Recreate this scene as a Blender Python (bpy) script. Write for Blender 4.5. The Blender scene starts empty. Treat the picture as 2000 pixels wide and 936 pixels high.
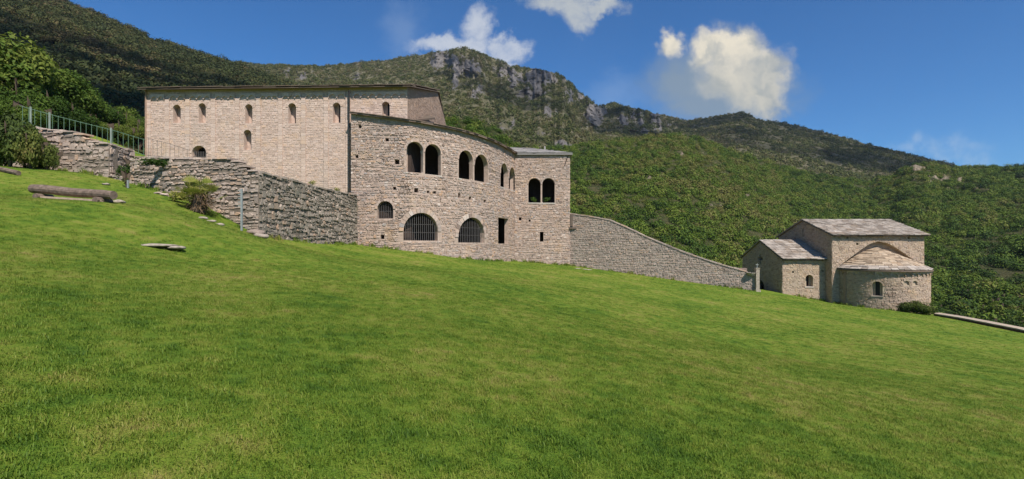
import bpy, bmesh, math, random
import numpy as np
from mathutils import Vector, Matrix
from mathutils.geometry import delaunay_2d_cdt

S = bpy.context.scene
COL = S.collection
R = math.radians

# ------------------------------------------------------------------ camera, light, exposure
cam_d = bpy.data.cameras.new('camera'); cam = bpy.data.objects.new('camera', cam_d); COL.objects.link(cam)
cam_d.sensor_width = 36; cam_d.sensor_fit = 'HORIZONTAL'; cam_d.lens = 18.0
cam_d.shift_y = 0.006; cam_d.clip_start = 0.05; cam_d.clip_end = 20000
cam.location = (0, 0, 0); cam.rotation_euler = (R(90), 0, 0)
S.camera = cam
SUN_EL, SUN_AZ = 50.0, 30.0          # azimuth measured from behind the camera towards its right
sdir = Vector((math.sin(R(SUN_AZ))*math.cos(R(SUN_EL)), -math.cos(R(SUN_AZ))*math.cos(R(SUN_EL)), math.sin(R(SUN_EL))))
sun_d = bpy.data.lights.new('sun', 'SUN'); sun = bpy.data.objects.new('sun', sun_d); COL.objects.link(sun)
sun_d.energy = 5.0; sun_d.angle = R(0.53); sun_d.color = (1.0, 0.94, 0.86)
sun.rotation_euler = sdir.to_track_quat('Z', 'Y').to_euler()
S.view_settings.view_transform = 'Standard'; S.view_settings.look = 'None'
S.view_settings.exposure = 0.42; S.view_settings.gamma = 1.0; S.view_settings.use_curve_mapping = False
S.cycles.use_denoising = True
S.cycles.max_bounces = 5; S.cycles.diffuse_bounces = 3; S.cycles.glossy_bounces = 2
S.cycles.transmission_bounces = 3; S.cycles.transparent_max_bounces = 16
S.cycles.caustics_reflective = False; S.cycles.caustics_refractive = False

# ------------------------------------------------------------------ node helper
class NT:
    def __init__(s, tree): s.t = tree; s.n = tree.nodes; s.l = tree.links
    def new(s, typ, **kw):
        n = s.n.new(typ)
        for k, v in kw.items(): setattr(n, k, v)
        return n
    def put(s, sock, v):
        if hasattr(v, 'is_output') or isinstance(v, bpy.types.NodeSocket): s.l.new(v, sock)
        else: sock.default_value = v
    def math(s, op, a, b=0.0, c=None, clamp=False):
        n = s.new('ShaderNodeMath', operation=op, use_clamp=clamp)
        s.put(n.inputs[0], a); s.put(n.inputs[1], b)
        if c is not None: s.put(n.inputs[2], c)
        return n.outputs[0]
    def vmath(s, op, a, b=None):
        n = s.new('ShaderNodeVectorMath', operation=op); s.put(n.inputs[0], a)
        if b is not None: s.put(n.inputs[1], b)
        return n.outputs['Value'] if op in ('LENGTH', 'DOT_PRODUCT', 'DISTANCE') else n.outputs[0]
    def mix(s, f, a, b, mode='MIX'):
        n = s.new('ShaderNodeMix', data_type='RGBA', blend_type=mode)
        s.put(n.inputs[0], f); s.put(n.inputs[6], a); s.put(n.inputs[7], b)
        return n.outputs[2]
    def smooth(s, v, a, b):
        n = s.new('ShaderNodeMapRange', interpolation_type='SMOOTHSTEP')
        s.put(n.inputs[0], v); n.inputs[1].default_value = a; n.inputs[2].default_value = b
        return n.outputs[0]
    def noise(s, vec, scale, detail=4, rough=.55, dist=0.0, col=False):
        n = s.new('ShaderNodeTexNoise'); s.put(n.inputs['Vector'], vec)
        n.inputs['Scale'].default_value = scale; n.inputs['Detail'].default_value = detail
        n.inputs['Roughness'].default_value = rough; n.inputs['Distortion'].default_value = dist
        return n.outputs['Color'] if col else n.outputs[0]
    def ramp(s, f, stops, interp='LINEAR'):
        n = s.new('ShaderNodeValToRGB'); s.put(n.inputs[0], f); cr = n.color_ramp; cr.interpolation = interp
        while len(cr.elements) < len(stops): cr.elements.new(0.5)
        for e, (p, c) in zip(cr.elements, stops): e.position = p; e.color = (*c, 1)
        return n.outputs[0]

# ------------------------------------------------------------------ sky with clouds
W = bpy.data.worlds.new('World'); S.world = W; W.use_nodes = True
t = NT(W.node_tree); t.n.clear()
sky = t.new('ShaderNodeTexSky', sky_type='NISHITA', sun_disc=False)
sky.sun_elevation = R(SUN_EL); sky.sun_rotation = math.atan2(sdir.x, sdir.y)
sky.altitude = 600; sky.air_density = 1.0; sky.dust_density = 0.25; sky.ozone_density = 3.0
tc = t.new('ShaderNodeTexCoord'); d = tc.outputs['Generated']
sep = t.new('ShaderNodeSeparateXYZ'); t.l.new(d, sep.inputs[0])
yy = t.math('MAXIMUM', sep.outputs[1], 0.02)
comb = t.new('ShaderNodeCombineXYZ')
t.l.new(t.math('DIVIDE', sep.outputs[0], yy), comb.inputs[0]); t.l.new(t.math('DIVIDE', sep.outputs[2], yy), comb.inputs[1])
uv = comb.outputs[0]
wn = t.noise(uv, 9, 6, .62, col=True)
wn2 = t.noise(uv, 34, 4, .6, col=True)
warp = t.vmath('ADD', uv, t.vmath('MULTIPLY', t.vmath('SUBTRACT', wn, (.5, .5, .5)), (.11, .11, 0)))
warp = t.vmath('ADD', warp, t.vmath('MULTIPLY', t.vmath('SUBTRACT', wn2, (.5, .5, .5)), (.035, .035, 0)))
def blobs(lst, soft, hard):
    acc = None
    for (px, py, a, b) in lst:
        c = ((px-1000)/1000, (480-py)/1000, 0)
        v = t.vmath('MULTIPLY', t.vmath('SUBTRACT', warp, c), (1000/a, 1000/b, 0))
        m = t.smooth(t.vmath('LENGTH', v), soft, hard)
        acc = m if acc is None else t.math('MAXIMUM', acc, m)
    return acc
bright = blobs([(1302, 76, 34, 34), (1388, 102, 48, 40), (1440, 105, 70, 55), (1495, 145, 58, 62), (1440, 155, 85, 60), (1500, 185, 50, 42)], 1.2, .45)
white = blobs([(880, 82, 75, 22), (935, 58, 32, 45), (915, 92, 60, 22), (1000, 104, 38, 26), (985, 96, 35, 20)], 1.25, .35)
top = blobs([(1100, 2, 85, 26), (1128, 28, 42, 30), (1175, 8, 45, 20)], 1.3, .4)
grey = blobs([(1340, 160, 90, 75), (1400, 190, 140, 60), (1375, 215, 100, 40), (1450, 185, 120, 50)], 1.35, .30)
wisp = blobs([(790, 55, 50, 60), (1200, 180, 60, 40)], 1.3, .1)
fluff = t.noise(uv, 22, 8, .65)
soft0 = t.noise(warp, 11, 3, .5)
soft1 = t.noise(t.vmath('ADD', warp, (.016, .022, 0)), 11, 3, .5)
relief = t.math('ADD', t.math('MULTIPLY', t.math('SUBTRACT', soft0, soft1), 3.2), t.math('MULTIPLY_ADD', fluff, .5, .25))
vv = t.new('ShaderNodeSeparateXYZ'); t.l.new(warp, vv.inputs[0])
lowpart = t.smooth(vv.outputs[1], .29, .40)
skyc = t.vmath('MULTIPLY', sky.outputs[0], (.27, .60, .90))
fl = t.math('MULTIPLY_ADD', fluff, 1.3, .30, clamp=True)
c = t.mix(t.math('MULTIPLY', wisp, .16), skyc, (4.0, 4.8, 5.8, 1))
streak = blobs([(1850, 288, 95, 20), (1912, 315, 42, 17), (1790, 285, 60, 12)], 1.4, .05)
c = t.mix(t.math('MULTIPLY', t.math('MULTIPLY', streak, t.smooth(fluff, .3, .7)), .32), c, (4.6, 5.2, 5.8, 1))
c = t.mix(t.math('MULTIPLY', grey, .8), c, (2.0, 2.5, 2.9, 1))
c = t.mix(t.math('MULTIPLY', t.math('MULTIPLY', white, fl), .75), c, (5.2, 5.4, 5.7, 1))
c = t.mix(t.math('MULTIPLY', t.math('MULTIPLY', top, fl), .75), c, (4.6, 4.7, 4.4, 1))
lit = t.mix(t.math('MULTIPLY', t.smooth(relief, -.15, .95), t.math('MULTIPLY_ADD', lowpart, .55, .45)), (3.0, 3.2, 3.2, 1), (6.6, 6.0, 4.8, 1))
c = t.mix(t.math('MULTIPLY', bright, .95), c, lit)
c = t.mix(t.smooth(sep.outputs[1], .0, .05), skyc, c)
bg = t.new('ShaderNodeBackground'); t.l.new(c, bg.inputs[0]); bg.inputs[1].default_value = 0.10
out = t.new('ShaderNodeOutputWorld'); t.l.new(bg.outputs[0], out.inputs[0])

# ------------------------------------------------------------------ materials
def base_mat(name):
    m = bpy.data.materials.new(name); m.use_nodes = True
    t = NT(m.node_tree); p = t.n['Principled BSDF']; p.inputs['Specular IOR Level'].default_value = .25
    return m, t, p
def geo_pos(t): return t.new('ShaderNodeNewGeometry').outputs['Position']
def bump(t, p, h, strength, dist):
    b = t.new('ShaderNodeBump'); b.inputs['Strength'].default_value = strength; b.inputs['Distance'].default_value = dist
    t.l.new(h, b.inputs['Height']); t.l.new(b.outputs[0], p.inputs['Normal'])
def stone_mat(name, stops, stain=(.2, .2, .2), stain_amt=.4, warm=None, grain=14, rough=.9, bstr=.5):
    """Each stone (object or mesh island) takes its own tone from the ramp."""
    m, t, p = base_mat(name)
    g = t.new('ShaderNodeNewGeometry'); oi = t.new('ShaderNodeObjectInfo')
    r = t.math('FRACT', t.math('ADD', g.outputs['Random Per Island'], oi.outputs['Random']))
    col = t.ramp(r, stops)
    pos = g.outputs['Position']
    big = t.noise(pos, .45, 5, .6)
    fine = t.noise(pos, grain, 5, .7)
    col = t.mix(t.math('MULTIPLY', t.smooth(big, .48, .72), stain_amt), col, (*stain, 1))
    if warm: col = t.mix(t.math('MULTIPLY', t.smooth(t.noise(pos, .8, 4, .6), .52, .7), .5), col, (*warm, 1))
    col = t.mix(1.0, col, t.ramp(fine, [(.25, (.62, .62, .62)), (.7, (1.18, 1.18, 1.18))]), 'MULTIPLY')
    t.l.new(col, p.inputs['Base Color']); p.inputs['Roughness'].default_value = rough
    bump(t, p, fine, bstr, .03)
    return m
def plain_mat(name, c, rough=.8, scale=6, var=.25, metal=0, spec=.25):
    m, t, p = base_mat(name)
    n = t.noise(geo_pos(t), scale, 5, .65)
    a = tuple(x*(1-var) for x in c); b = tuple(min(1, x*(1+var)) for x in c)
    t.l.new(t.ramp(n, [(.3, a), (.7, b)]), p.inputs['Base Color'])
    p.inputs['Roughness'].default_value = rough; p.inputs['Metallic'].default_value = metal
    p.inputs['Specular IOR Level'].default_value = spec
    bump(t, p, n, .25, .02)
    return m
def leaf_mat(name, stops, scale=.05, transl=.25, dry=None):
    m, t, p = base_mat(name)
    g = t.new('ShaderNodeNewGeometry'); oi = t.new('ShaderNodeObjectInfo')
    n = t.math('MULTIPLY_ADD', t.noise(g.outputs['Position'], scale*.28, 3, .6), 1.15, t.math('MULTIPLY_ADD', t.noise(g.outputs['Position'], scale, 4, .6), .8, -.47))
    f = t.math('ADD', t.math('MULTIPLY', oi.outputs['Random'], .75), t.math('MULTIPLY_ADD', n, 1.3, -.52))
    f = t.math('ADD', f, t.math('MULTIPLY_ADD', g.outputs['Random Per Island'], .35, -.12), clamp=True)
    col = t.ramp(f, stops)
    t.l.new(col, p.inputs['Base Color']); p.inputs['Roughness'].default_value = .65
    p.inputs['Specular IOR Level'].default_value = .15
    tr = t.new('ShaderNodeBsdfTranslucent'); t.l.new(col, tr.inputs[0])
    mx = t.new('ShaderNodeMixShader'); mx.inputs[0].default_value = transl
    t.l.new(p.outputs[0], mx.inputs[1]); t.l.new(tr.outputs[0], mx.inputs[2])
    t.l.new(mx.outputs[0], t.n['Material Output'].inputs[0])
    return m

M = {}
M['stone'] = stone_mat('rubble_stone', [(0, (.20, .148, .12)), (.15, (.37, .275, .22)), (.38, (.48, .356, .287)), (.55, (.36, .293, .254)), (.75, (.55, .424, .347)), (.86, (.46, .29, .18)), (.93, (.33, .295, .278)), (1, (.64, .525, .445))],
                       (.31, .262, .228), .45, (.53, .36, .22))
M['mortar'] = plain_mat('lime_mortar', (.38, .288, .232), .95, 5, .25)
M['nave_stone'] = stone_mat('dressed_stone', [(0, (.44, .322, .258)), (.3, (.54, .402, .327)), (.6, (.59, .448, .368)), (.85, (.51, .392, .33)), (1, (.57, .40, .29))],
                            (.42, .37, .32), .3, (.55, .37, .23))
M['nave_mortar'] = plain_mat('pale_mortar', (.47, .352, .286), .95, 5, .2)
M['dry_stone'] = stone_mat('dry_stone', [(0, (.25, .195, .158)), (.3, (.43, .332, .268)), (.6, (.52, .405, .328)), (.85, (.36, .29, .245)), (1, (.50, .335, .225))],
                           (.20, .19, .16), .5)
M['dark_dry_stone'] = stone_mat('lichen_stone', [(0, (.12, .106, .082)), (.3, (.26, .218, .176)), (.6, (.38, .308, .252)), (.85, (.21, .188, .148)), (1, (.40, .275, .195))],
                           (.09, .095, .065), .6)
M['joint'] = plain_mat('earth_joint', (.16, .13, .10), 1, 6, .3)
M['grey_stone'] = stone_mat('grey_rubble', [(0, (.23, .176, .143)), (.3, (.41, .316, .26)), (.6, (.49, .383, .316)), (.85, (.35, .286, .248)), (1, (.48, .33, .235))],
                            (.30, .28, .26), .35)
M['grey_mortar'] = plain_mat('grey_mortar', (.33, .28, .235), .95, 5, .25)
M['chapel_stone'] = stone_mat('chapel_stone', [(0, (.27, .19, .14)), (.3, (.42, .312, .23)), (.6, (.49, .368, .275)), (.85, (.37, .288, .233)), (1, (.46, .31, .205))],
                              (.36, .30, .23), .35, (.54, .39, .23))
M['chapel_mortar'] = plain_mat('chapel_mortar', (.37, .295, .215), .95, 5, .2)
M['apse_slab'] = stone_mat('tan_roof_slab', [(0, (.22, .16, .11)), (.35, (.38, .29, .20)), (.7, (.46, .36, .26)), (1, (.36, .25, .16))], (.30, .27, .24), .3, grain=6)
M['slab'] = stone_mat('roof_slab_stone', [(0, (.22, .178, .142)), (.35, (.36, .308, .26)), (.7, (.46, .40, .34)), (1, (.29, .225, .17))], (.30, .27, .24), .4, grain=6)
M['slab_dark'] = stone_mat('weathered_slab', [(0, (.11, .085, .065)), (.5, (.17, .125, .095)), (1, (.22, .165, .125))], (.14, .085, .06), .5)
M['grey_slab'] = stone_mat('grey_slab', [(0, (.24, .225, .21)), (.5, (.32, .30, .28)), (1, (.38, .35, .33))], (.2, .19, .17), .4)
M['plaster'] = plain_mat('brown_plaster', (.36, .26, .195), .95, 3, .3)
M['interior'] = plain_mat('shade_dark_interior_plaster', (.05, .035, .028), 1, 2, .3)  # near-black colour stands in for the shade indoors
M['column'] = plain_mat('pale_column_stone', (.45, .40, .345), .8, 9, .2)
M['iron'] = plain_mat('dark_iron', (.03, .028, .027), .6, 20, .3, metal=.4)
M['bars'] = plain_mat('weathered_grey_bars', (.11, .10, .095), .7, 20, .3)
M['dark'] = plain_mat('dark_glass', (.012, .011, .011), .4, 3, .2)
M['green_paint'] = plain_mat('green_paint', (.085, .15, .095), .6, 12, .3)
M['pale_paint'] = plain_mat('pale_green_paint', (.24, .28, .24), .6, 12, .3)
M['galv'] = plain_mat('grey_metal', (.26, .285, .275), .6, 15, .2, metal=.2)
M['wood'] = plain_mat('weathered_wood', (.155, .112, .086), .85, 8, .5)
M['cut_wood'] = plain_mat('cut_wood', (.42, .31, .23), .85, 10, .25)
def shade_cloud_mat():
    m, t, p = base_mat('shade_cloud_vapour'); p.inputs['Base Color'].default_value = (.86, .86, .87, 1); p.inputs['Roughness'].default_value = 1
    tr = t.new('ShaderNodeBsdfTransparent'); mx = t.new('ShaderNodeMixShader')
    t.l.new(t.smooth(t.noise(geo_pos(t), .012, 4, .6), .2, .8), mx.inputs[0])
    mx2 = t.new('ShaderNodeMixShader'); mx2.inputs[0].default_value = .48; t.l.new(tr.outputs[0], mx2.inputs[1]); t.l.new(p.outputs[0], mx2.inputs[2])
    t.l.new(tr.outputs[0], mx.inputs[1]); t.l.new(mx2.outputs[0], mx.inputs[2]); t.l.new(mx.outputs[0], t.n['Material Output'].inputs[0])
    return m
M['shade_cloud'] = shade_cloud_mat()
M['bark'] = plain_mat('bark', (.09, .065, .045), .95, 10, .35)
M['rock'] = plain_mat('pale_rock', (.30, .255, .20), .95, 9, .5)
M['path'] = plain_mat('pale_concrete', (.36, .29, .22), .95, 3, .25)
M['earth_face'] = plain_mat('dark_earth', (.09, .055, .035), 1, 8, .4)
M['soil'] = plain_mat('dry_soil', (.20, .15, .09), 1, 3, .35)
M['leaf_near'] = leaf_mat('broad_leaf', [(0, (.022, .046, .008)), (.4, (.050, .094, .012)), (.75, (.098, .150, .020)), (1, (.16, .19, .034))], .25, .3)
M['leaf_bush'] = leaf_mat('laurel_leaf', [(0, (.024, .040, .010)), (.4, (.060, .088, .016)), (.75, (.12, .14, .028)), (1, (.18, .15, .045))], .9, .2)
M['leaf_hill'] = leaf_mat('scrub_leaf', [(0, (.015, .034, .006)), (.3, (.041, .080, .009)), (.6, (.085, .134, .014)), (.85, (.130, .168, .022)), (1, (.15, .14, .04))], .018, .18)
M['leaf_far'] = leaf_mat('mountain_scrub_leaf', [(0, (.028, .042, .012)), (.45, (.066, .082, .020)), (.8, (.115, .115, .034)), (1, (.14, .115, .055))], .012, .15)
M['leaf_dark'] = leaf_mat('oak_wood_leaf', [(0, (.026, .036, .012)), (.5, (.050, .064, .018)), (.85, (.085, .086, .026)), (1, (.12, .088, .036))], .012, .15)
M['palm'] = leaf_mat('palm_leaf', [(0, (.09, .12, .018)), (.5, (.20, .235, .035)), (1, (.32, .30, .08))], 2, .3)
M['dead_leaf'] = leaf_mat('dead_leaf', [(0, (.05, .032, .018)), (1, (.17, .11, .06))], 2, .1)
def grass_mat():
    m, t, p = base_mat('grass_blade')
    g = t.new('ShaderNodeNewGeometry'); oi = t.new('ShaderNodeObjectInfo'); pos = g.outputs['Position']
    n = t.noise(pos, .30, 6, .72); n2 = t.noise(pos, 2.6, 5, .7)
    f = t.math('ADD', t.math('MULTIPLY', n, 1.15), t.math('MULTIPLY', n2, 1.0))
    f = t.math('ADD', f, t.math('MULTIPLY_ADD', g.outputs['Random Per Island'], .34, -.81), clamp=True)
    col = t.ramp(f, [(.08, (.044, .096, .011)), (.28, (.094, .166, .015)), (.45, (.152, .214, .023)), (.62, (.224, .242, .044)), (.78, (.31, .245, .085)), (1, (.31, .195, .095))])
    t.l.new(col, p.inputs['Base Color']); p.inputs['Roughness'].default_value = .55; p.inputs['Specular IOR Level'].default_value = .2
    tr = t.new('ShaderNodeBsdfTranslucent'); t.l.new(col, tr.inputs[0])
    mx = t.new('ShaderNodeMixShader'); mx.inputs[0].default_value = .3
    t.l.new(p.outputs[0], mx.inputs[1]); t.l.new(tr.outputs[0], mx.inputs[2]); t.l.new(mx.outputs[0], t.n['Material Output'].inputs[0])
    return m
M['grass'] = grass_mat()
def lawn_mat():
    m, t, p = base_mat('lawn_turf'); pos = geo_pos(t)
    n = t.noise(pos, .30, 6, .72); n2 = t.noise(pos, 2.6, 5, .7); n3 = t.noise(pos, 30, 4, .7)
    f = t.math('ADD', t.math('MULTIPLY', n, 1.15), t.math('MULTIPLY', n2, 1.0))
    f = t.math('ADD', f, t.math('MULTIPLY_ADD', n3, .34, -.81), clamp=True)
    col = t.ramp(f, [(.08, (.042, .091, .011)), (.28, (.088, .157, .015)), (.45, (.144, .202, .022)), (.62, (.212, .228, .042)), (.78, (.29, .23, .08)), (1, (.29, .185, .09))])
    t.l.new(col, p.inputs['Base Color']); p.inputs['Roughness'].default_value = .9; p.inputs['Specular IOR Level'].default_value = .1
    bump(t, p, t.noise(pos, 45, 3, .7), .9, .05)
    return m
M['lawn'] = lawn_mat()
def hill_mat(name, soil, soil2, rockc):
    m, t, p = base_mat(name); pos = geo_pos(t)
    a = t.new('ShaderNodeAttribute', attribute_name='rock').outputs['Fac']
    n = t.noise(pos, .05, 6, .7); n2 = t.noise(pos, .35, 6, .75)
    col = t.mix(t.smooth(n2, .35, .65), (*soil, 1), (*soil2, 1))
    st = t.vmath('MULTIPLY', pos, (1, 1, .35))
    rn = t.noise(st, .16, 7, .75)
    rc = t.ramp(rn, [(.3, tuple(x*.5 for x in rockc)), (.5, rockc), (.72, tuple(x*1.55 for x in rockc))])
    f = t.smooth(t.math('ADD', a, t.math('MULTIPLY_ADD', n, .8, -.4)), .35, .6)
    t.l.new(t.mix(f, col, rc), p.inputs['Base Color']); p.inputs['Roughness'].default_value = 1; p.inputs['Specular IOR Level'].default_value = .05
    bump(t, p, rn, 1.0, 4.0)
    return m
M['mountain'] = hill_mat('mountain_ground', (.060, .064, .024), (.19, .165, .11), (.165, .152, .145))
M['hill'] = hill_mat('scrub_ground', (.034, .050, .014), (.105, .095, .045), (.26, .21, .155))
M['dark_hill'] = hill_mat('wood_ground', (.04, .046, .016), (.07, .062, .028), (.12, .11, .10))

# ------------------------------------------------------------------ object helpers
ROOT = {}
def link(o): COL.objects.link(o); return o
def tag(o, label=None, cat=None, group=None, kind=None):
    if label: o['label'] = label
    if cat: o['category'] = cat
    if group: o['group'] = group
    if kind: o['kind'] = kind
    return o
def thing(name, label, cat, loc, group=None):
    o = link(bpy.data.objects.new(name, None)); o.location = loc; o.empty_display_size = .3
    ROOT[o.name] = Vector(loc)
    return tag(o, label, cat, group)
def attach(o, parent):
    """o is modelled in world space; things stand unrotated at their base point."""
    if parent is not None:
        o.parent = parent
        o.matrix_parent_inverse = Matrix.Translation(-ROOT.get(parent.name, Vector((0, 0, 0))))
    return o
class MB:
    def __init__(s): s.v = []; s.f = []
    def add(s, vs, fs):
        b = len(s.v); s.v.extend(vs); s.f.extend([tuple(b+i for i in f) for f in fs])
    def box(s, c, dx, dy, dz):
        """box centred at c with half-axis vectors dx, dy, dz"""
        c, dx, dy, dz = map(Vector, (c, dx, dy, dz))
        vs = [c+i*dx+j*dy+k*dz for i in (-1, 1) for j in (-1, 1) for k in (-1, 1)]
        s.add(vs, [(0, 1, 3, 2), (4, 6, 7, 5), (0, 4, 5, 1), (2, 3, 7, 6), (0, 2, 6, 4), (1, 5, 7, 3)])
    def bx(s, x0, x1, y0, y1, z0, z1):
        s.box(((x0+x1)/2, (y0+y1)/2, (z0+z1)/2), ((x1-x0)/2, 0, 0), (0, (y1-y0)/2, 0), (0, 0, (z1-z0)/2))
    def tube(s, pts, rad, n=8, cap=True):
        pts = [Vector(p) for p in pts]; rs = rad if isinstance(rad, (list, tuple)) else [rad]*len(pts)
        b = len(s.v)
        for i, p in enumerate(pts):
            d = (pts[min(i+1, len(pts)-1)]-pts[max(i-1, 0)]).normalized()
            a = d.orthogonal().normalized() if abs(d.z) > .9 else d.cross(Vector((0, 0, 1))).normalized()
            c = d.cross(a)
            for k in range(n):
                q = 2*math.pi*k/n; s.v.append(p+(a*math.cos(q)+c*math.sin(q))*rs[i])
        for i in range(len(pts)-1):
            for k in range(n):
                s.f.append((b+i*n+k, b+i*n+(k+1) % n, b+(i+1)*n+(k+1) % n, b+(i+1)*n+k))
        if cap:
            s.f.append(tuple(b+k for k in range(n))); s.f.append(tuple(b+(len(pts)-1)*n+k for k in reversed(range(n))))
    def mesh(s, name, mat=None, smooth=False, recalc=False):
        me = bpy.data.meshes.new(name); me.from_pydata([tuple(v) for v in s.v], [], s.f); me.update()
        if recalc:
            b = bmesh.new(); b.from_mesh(me); bmesh.ops.recalc_face_normals(b, faces=b.faces); b.to_mesh(me); b.free()
        if mat is not None: me.materials.append(mat)
        if smooth: me.polygons.foreach_set('use_smooth', [True]*len(me.polygons))
        return me
    def build(s, name, mat, parent=None, smooth=False, kind=None, recalc=True):
        o = link(bpy.data.objects.new(name, s.mesh(name, mat, smooth, recalc)))
        if kind: o['kind'] = kind
        return attach(o, parent)
def np_mesh(name, V, F, mat, smooth=True):
    V = np.asarray(V, np.float32); F = np.asarray(F, np.int32); k = F.shape[1]
    me = bpy.data.meshes.new(name); me.vertices.add(len(V)); me.vertices.foreach_set('co', V.ravel())
    me.loops.add(F.size); me.loops.foreach_set('vertex_index', F.ravel())
    me.polygons.add(len(F)); me.polygons.foreach_set('loop_start', np.arange(0, F.size, k, dtype=np.int32))
    me.polygons.foreach_set('loop_total', np.full(len(F), k, np.int32))
    if smooth: me.polygons.foreach_set('use_smooth', np.ones(len(F), bool))
    me.update(calc_edges=True); me.validate()
    if mat: me.materials.append(mat)
    return me
def grid_faces(nr, nc):
    i = np.arange(nr-1)[:, None]*nc+np.arange(nc-1)[None]
    return np.stack([i, i+1, i+nc+1, i+nc], -1).reshape(-1, 4)
def set_attr(me, name, a):
    at = me.attributes.new(name, 'FLOAT', 'POINT'); at.data.foreach_set('value', np.asarray(a, np.float32).ravel())

# image bearing -> world point at depth Y (survey of the photograph: 1000 px = 45 degrees, level line at 480)
def P(x, y, Y): return Vector(((x-1000)/1000*Y, Y, (480-y)/1000*Y))

# ------------------------------------------------------------------ noise
def _hash(ix, iy, seed):
    h = (ix.astype(np.int64)*374761393+iy.astype(np.int64)*668265263+seed*1442695041) & 0x7fffffff
    h = ((h ^ (h >> 13))*1274126177) & 0x7fffffff
    return ((h ^ (h >> 16)) & 0xffff)/65535.0
def vnoise(x, y, seed=0):
    ix, iy = np.floor(x), np.floor(y); fx, fy = x-ix, y-iy
    fx = fx*fx*(3-2*fx); fy = fy*fy*(3-2*fy)
    a, b = _hash(ix, iy, seed), _hash(ix+1, iy, seed); c, d = _hash(ix, iy+1, seed), _hash(ix+1, iy+1, seed)
    return (a*(1-fx)+b*fx)*(1-fy)+(c*(1-fx)+d*fx)*fy
def fbm(x, y, seed=0, oct=5, gain=.5):
    s = 0; a = 1; n = 0
    for k in range(oct):
        s = s+a*vnoise(x*2**k, y*2**k, seed+k*17); n += a; a *= gain
    return s/n-.5
def sstep(x, a, b):
    t = np.clip((x-a)/(b-a), 0, 1); return t*t*(3-2*t)

# ------------------------------------------------------------------ lawn (thin plate through surveyed ground points)
def tps(pts, lam=.0):
    pts = np.array(pts, float); n = len(pts); xy = pts[:, :2]
    def U(r2): return .5*r2*np.log(r2+1e-9)
    K = U(((xy[:, None]-xy[None])**2).sum(-1))+lam*np.eye(n)
    Q = np.c_[np.ones(n), xy]; A = np.block([[K, Q], [Q.T, np.zeros((3, 3))]])
    w = np.linalg.solve(A, np.r_[pts[:, 2], 0, 0, 0])
    def f(x, y):
        x = np.asarray(x, float); y = np.asarray(y, float)
        z = w[n]+w[n+1]*x+w[n+2]*y
        for k in range(n): z = z+w[k]*U((x-xy[k, 0])**2+(y-xy[k, 1])**2)
        return z
    return f
G = [(0, 0, -1.6), (-6, 2, -.62), (6, 2, -2.5), (0, -8, -1.65), (-10, -6, -.1), (10, -6, -3.05), (0, 20, -1.52), (0, 32, -1.48), (10, 8, -3.02), (15, 15, -3.75), (20, 20, -4.4),
     (-25, -20, 2.2), (25, -20, -5), (0, -28, -1.8)]
for a in [(700, 478, 33), (794, 490, 32.8), (887, 503, 35), (944, 509, 37.5), (1000, 511, 43), (1015, 511, 44.6), (1110, 519, 44.6), (1290, 543, 41.8), (1475, 569, 39),
          (1528, 573, 40.85), (1622, 592, 40), (1750, 607, 36.9), (1835, 618, 35), (2000, 651, 30), (505, 462, 22.6), (600, 471, 27.5), (420, 412, 23), (330, 380, 23.5),
          (215, 348, 25), (100, 331, 25), (0, 326, 25), (-200, 310, 24), (140, 391, 16), (64, 385, 16.4), (222, 397, 15.6), (-80, 378, 16.5), (310, 490, 13), (1000, 620, 11.2), (1500, 690, 14.5)]:
    G.append(tuple(P(*a)))
_tp = tps(G, .5)
def ground(x, y):
    x = np.asarray(x, float); y = np.asarray(y, float)
    z = _tp(x, y)
    z = z-13*sstep(x, 32.5, 50)-12*sstep(y, 50, 64)*sstep(x, 0, 8)-4*sstep(y, 46, 60)*sstep(x, 8, 2)
    z = z+.05*fbm(x*.5, y*.5, 3, 3)
    return z
def gz(x, y): return float(ground(x, y))
xs = np.arange(-42, 58.1, .5); ys = np.arange(-26, 66.1, .5)
XX, YY = np.meshgrid(xs, ys)
ZZ = ground(XX, YY)
me = np_mesh('lawn', np.stack([XX, YY, ZZ], -1).reshape(-1, 3), grid_faces(len(ys), len(xs)), M['lawn'])
x, y = XX.ravel(), YY.ravel(); rr = np.hypot(x, y)
infr = (np.abs(x) < 1.12*y+2.2) & (y > -.5) & (x < 33.5)
# keep the grass off the terrace, out of the buildings
infr &= ~((y > 24.6) & (x < -9.5)) & ~((y > 33.2) & (x < -4)) & ~((y > 36+.75*(x+4)) & (x >= -4) & (x < 1)) & ~((y > 44.4-.42*(x-5)) & (x >= 1)) & ~((x > 25.2) & (y > 36.6))
dens = np.where(rr < 6, 1.0, np.where(rr < 10, .62, np.where(rr < 16, .34, np.where(rr < 26, .16, .08))))*infr
set_attr(me, 'dens', dens)
lawn = link(bpy.data.objects.new('lawn', me)); lawn['kind'] = 'structure'

# valley floor out to the horizon
rng = np.random.default_rng(5)
va = np.linspace(0, 2*np.pi, 65); vr = np.array([0, 60, 120, 250, 500, 900, 1500, 2450])
VV = np.stack([np.outer(vr, np.cos(va)), np.outer(vr, np.sin(va)), np.full((len(vr), len(va)), -26.0)-np.outer(vr, np.ones(65))*.002], -1).reshape(-1, 3)
o = link(bpy.data.objects.new('valley_floor', np_mesh('valley_floor', VV, grid_faces(len(vr), len(va)), M['hill']))); o['kind'] = 'structure'

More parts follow.
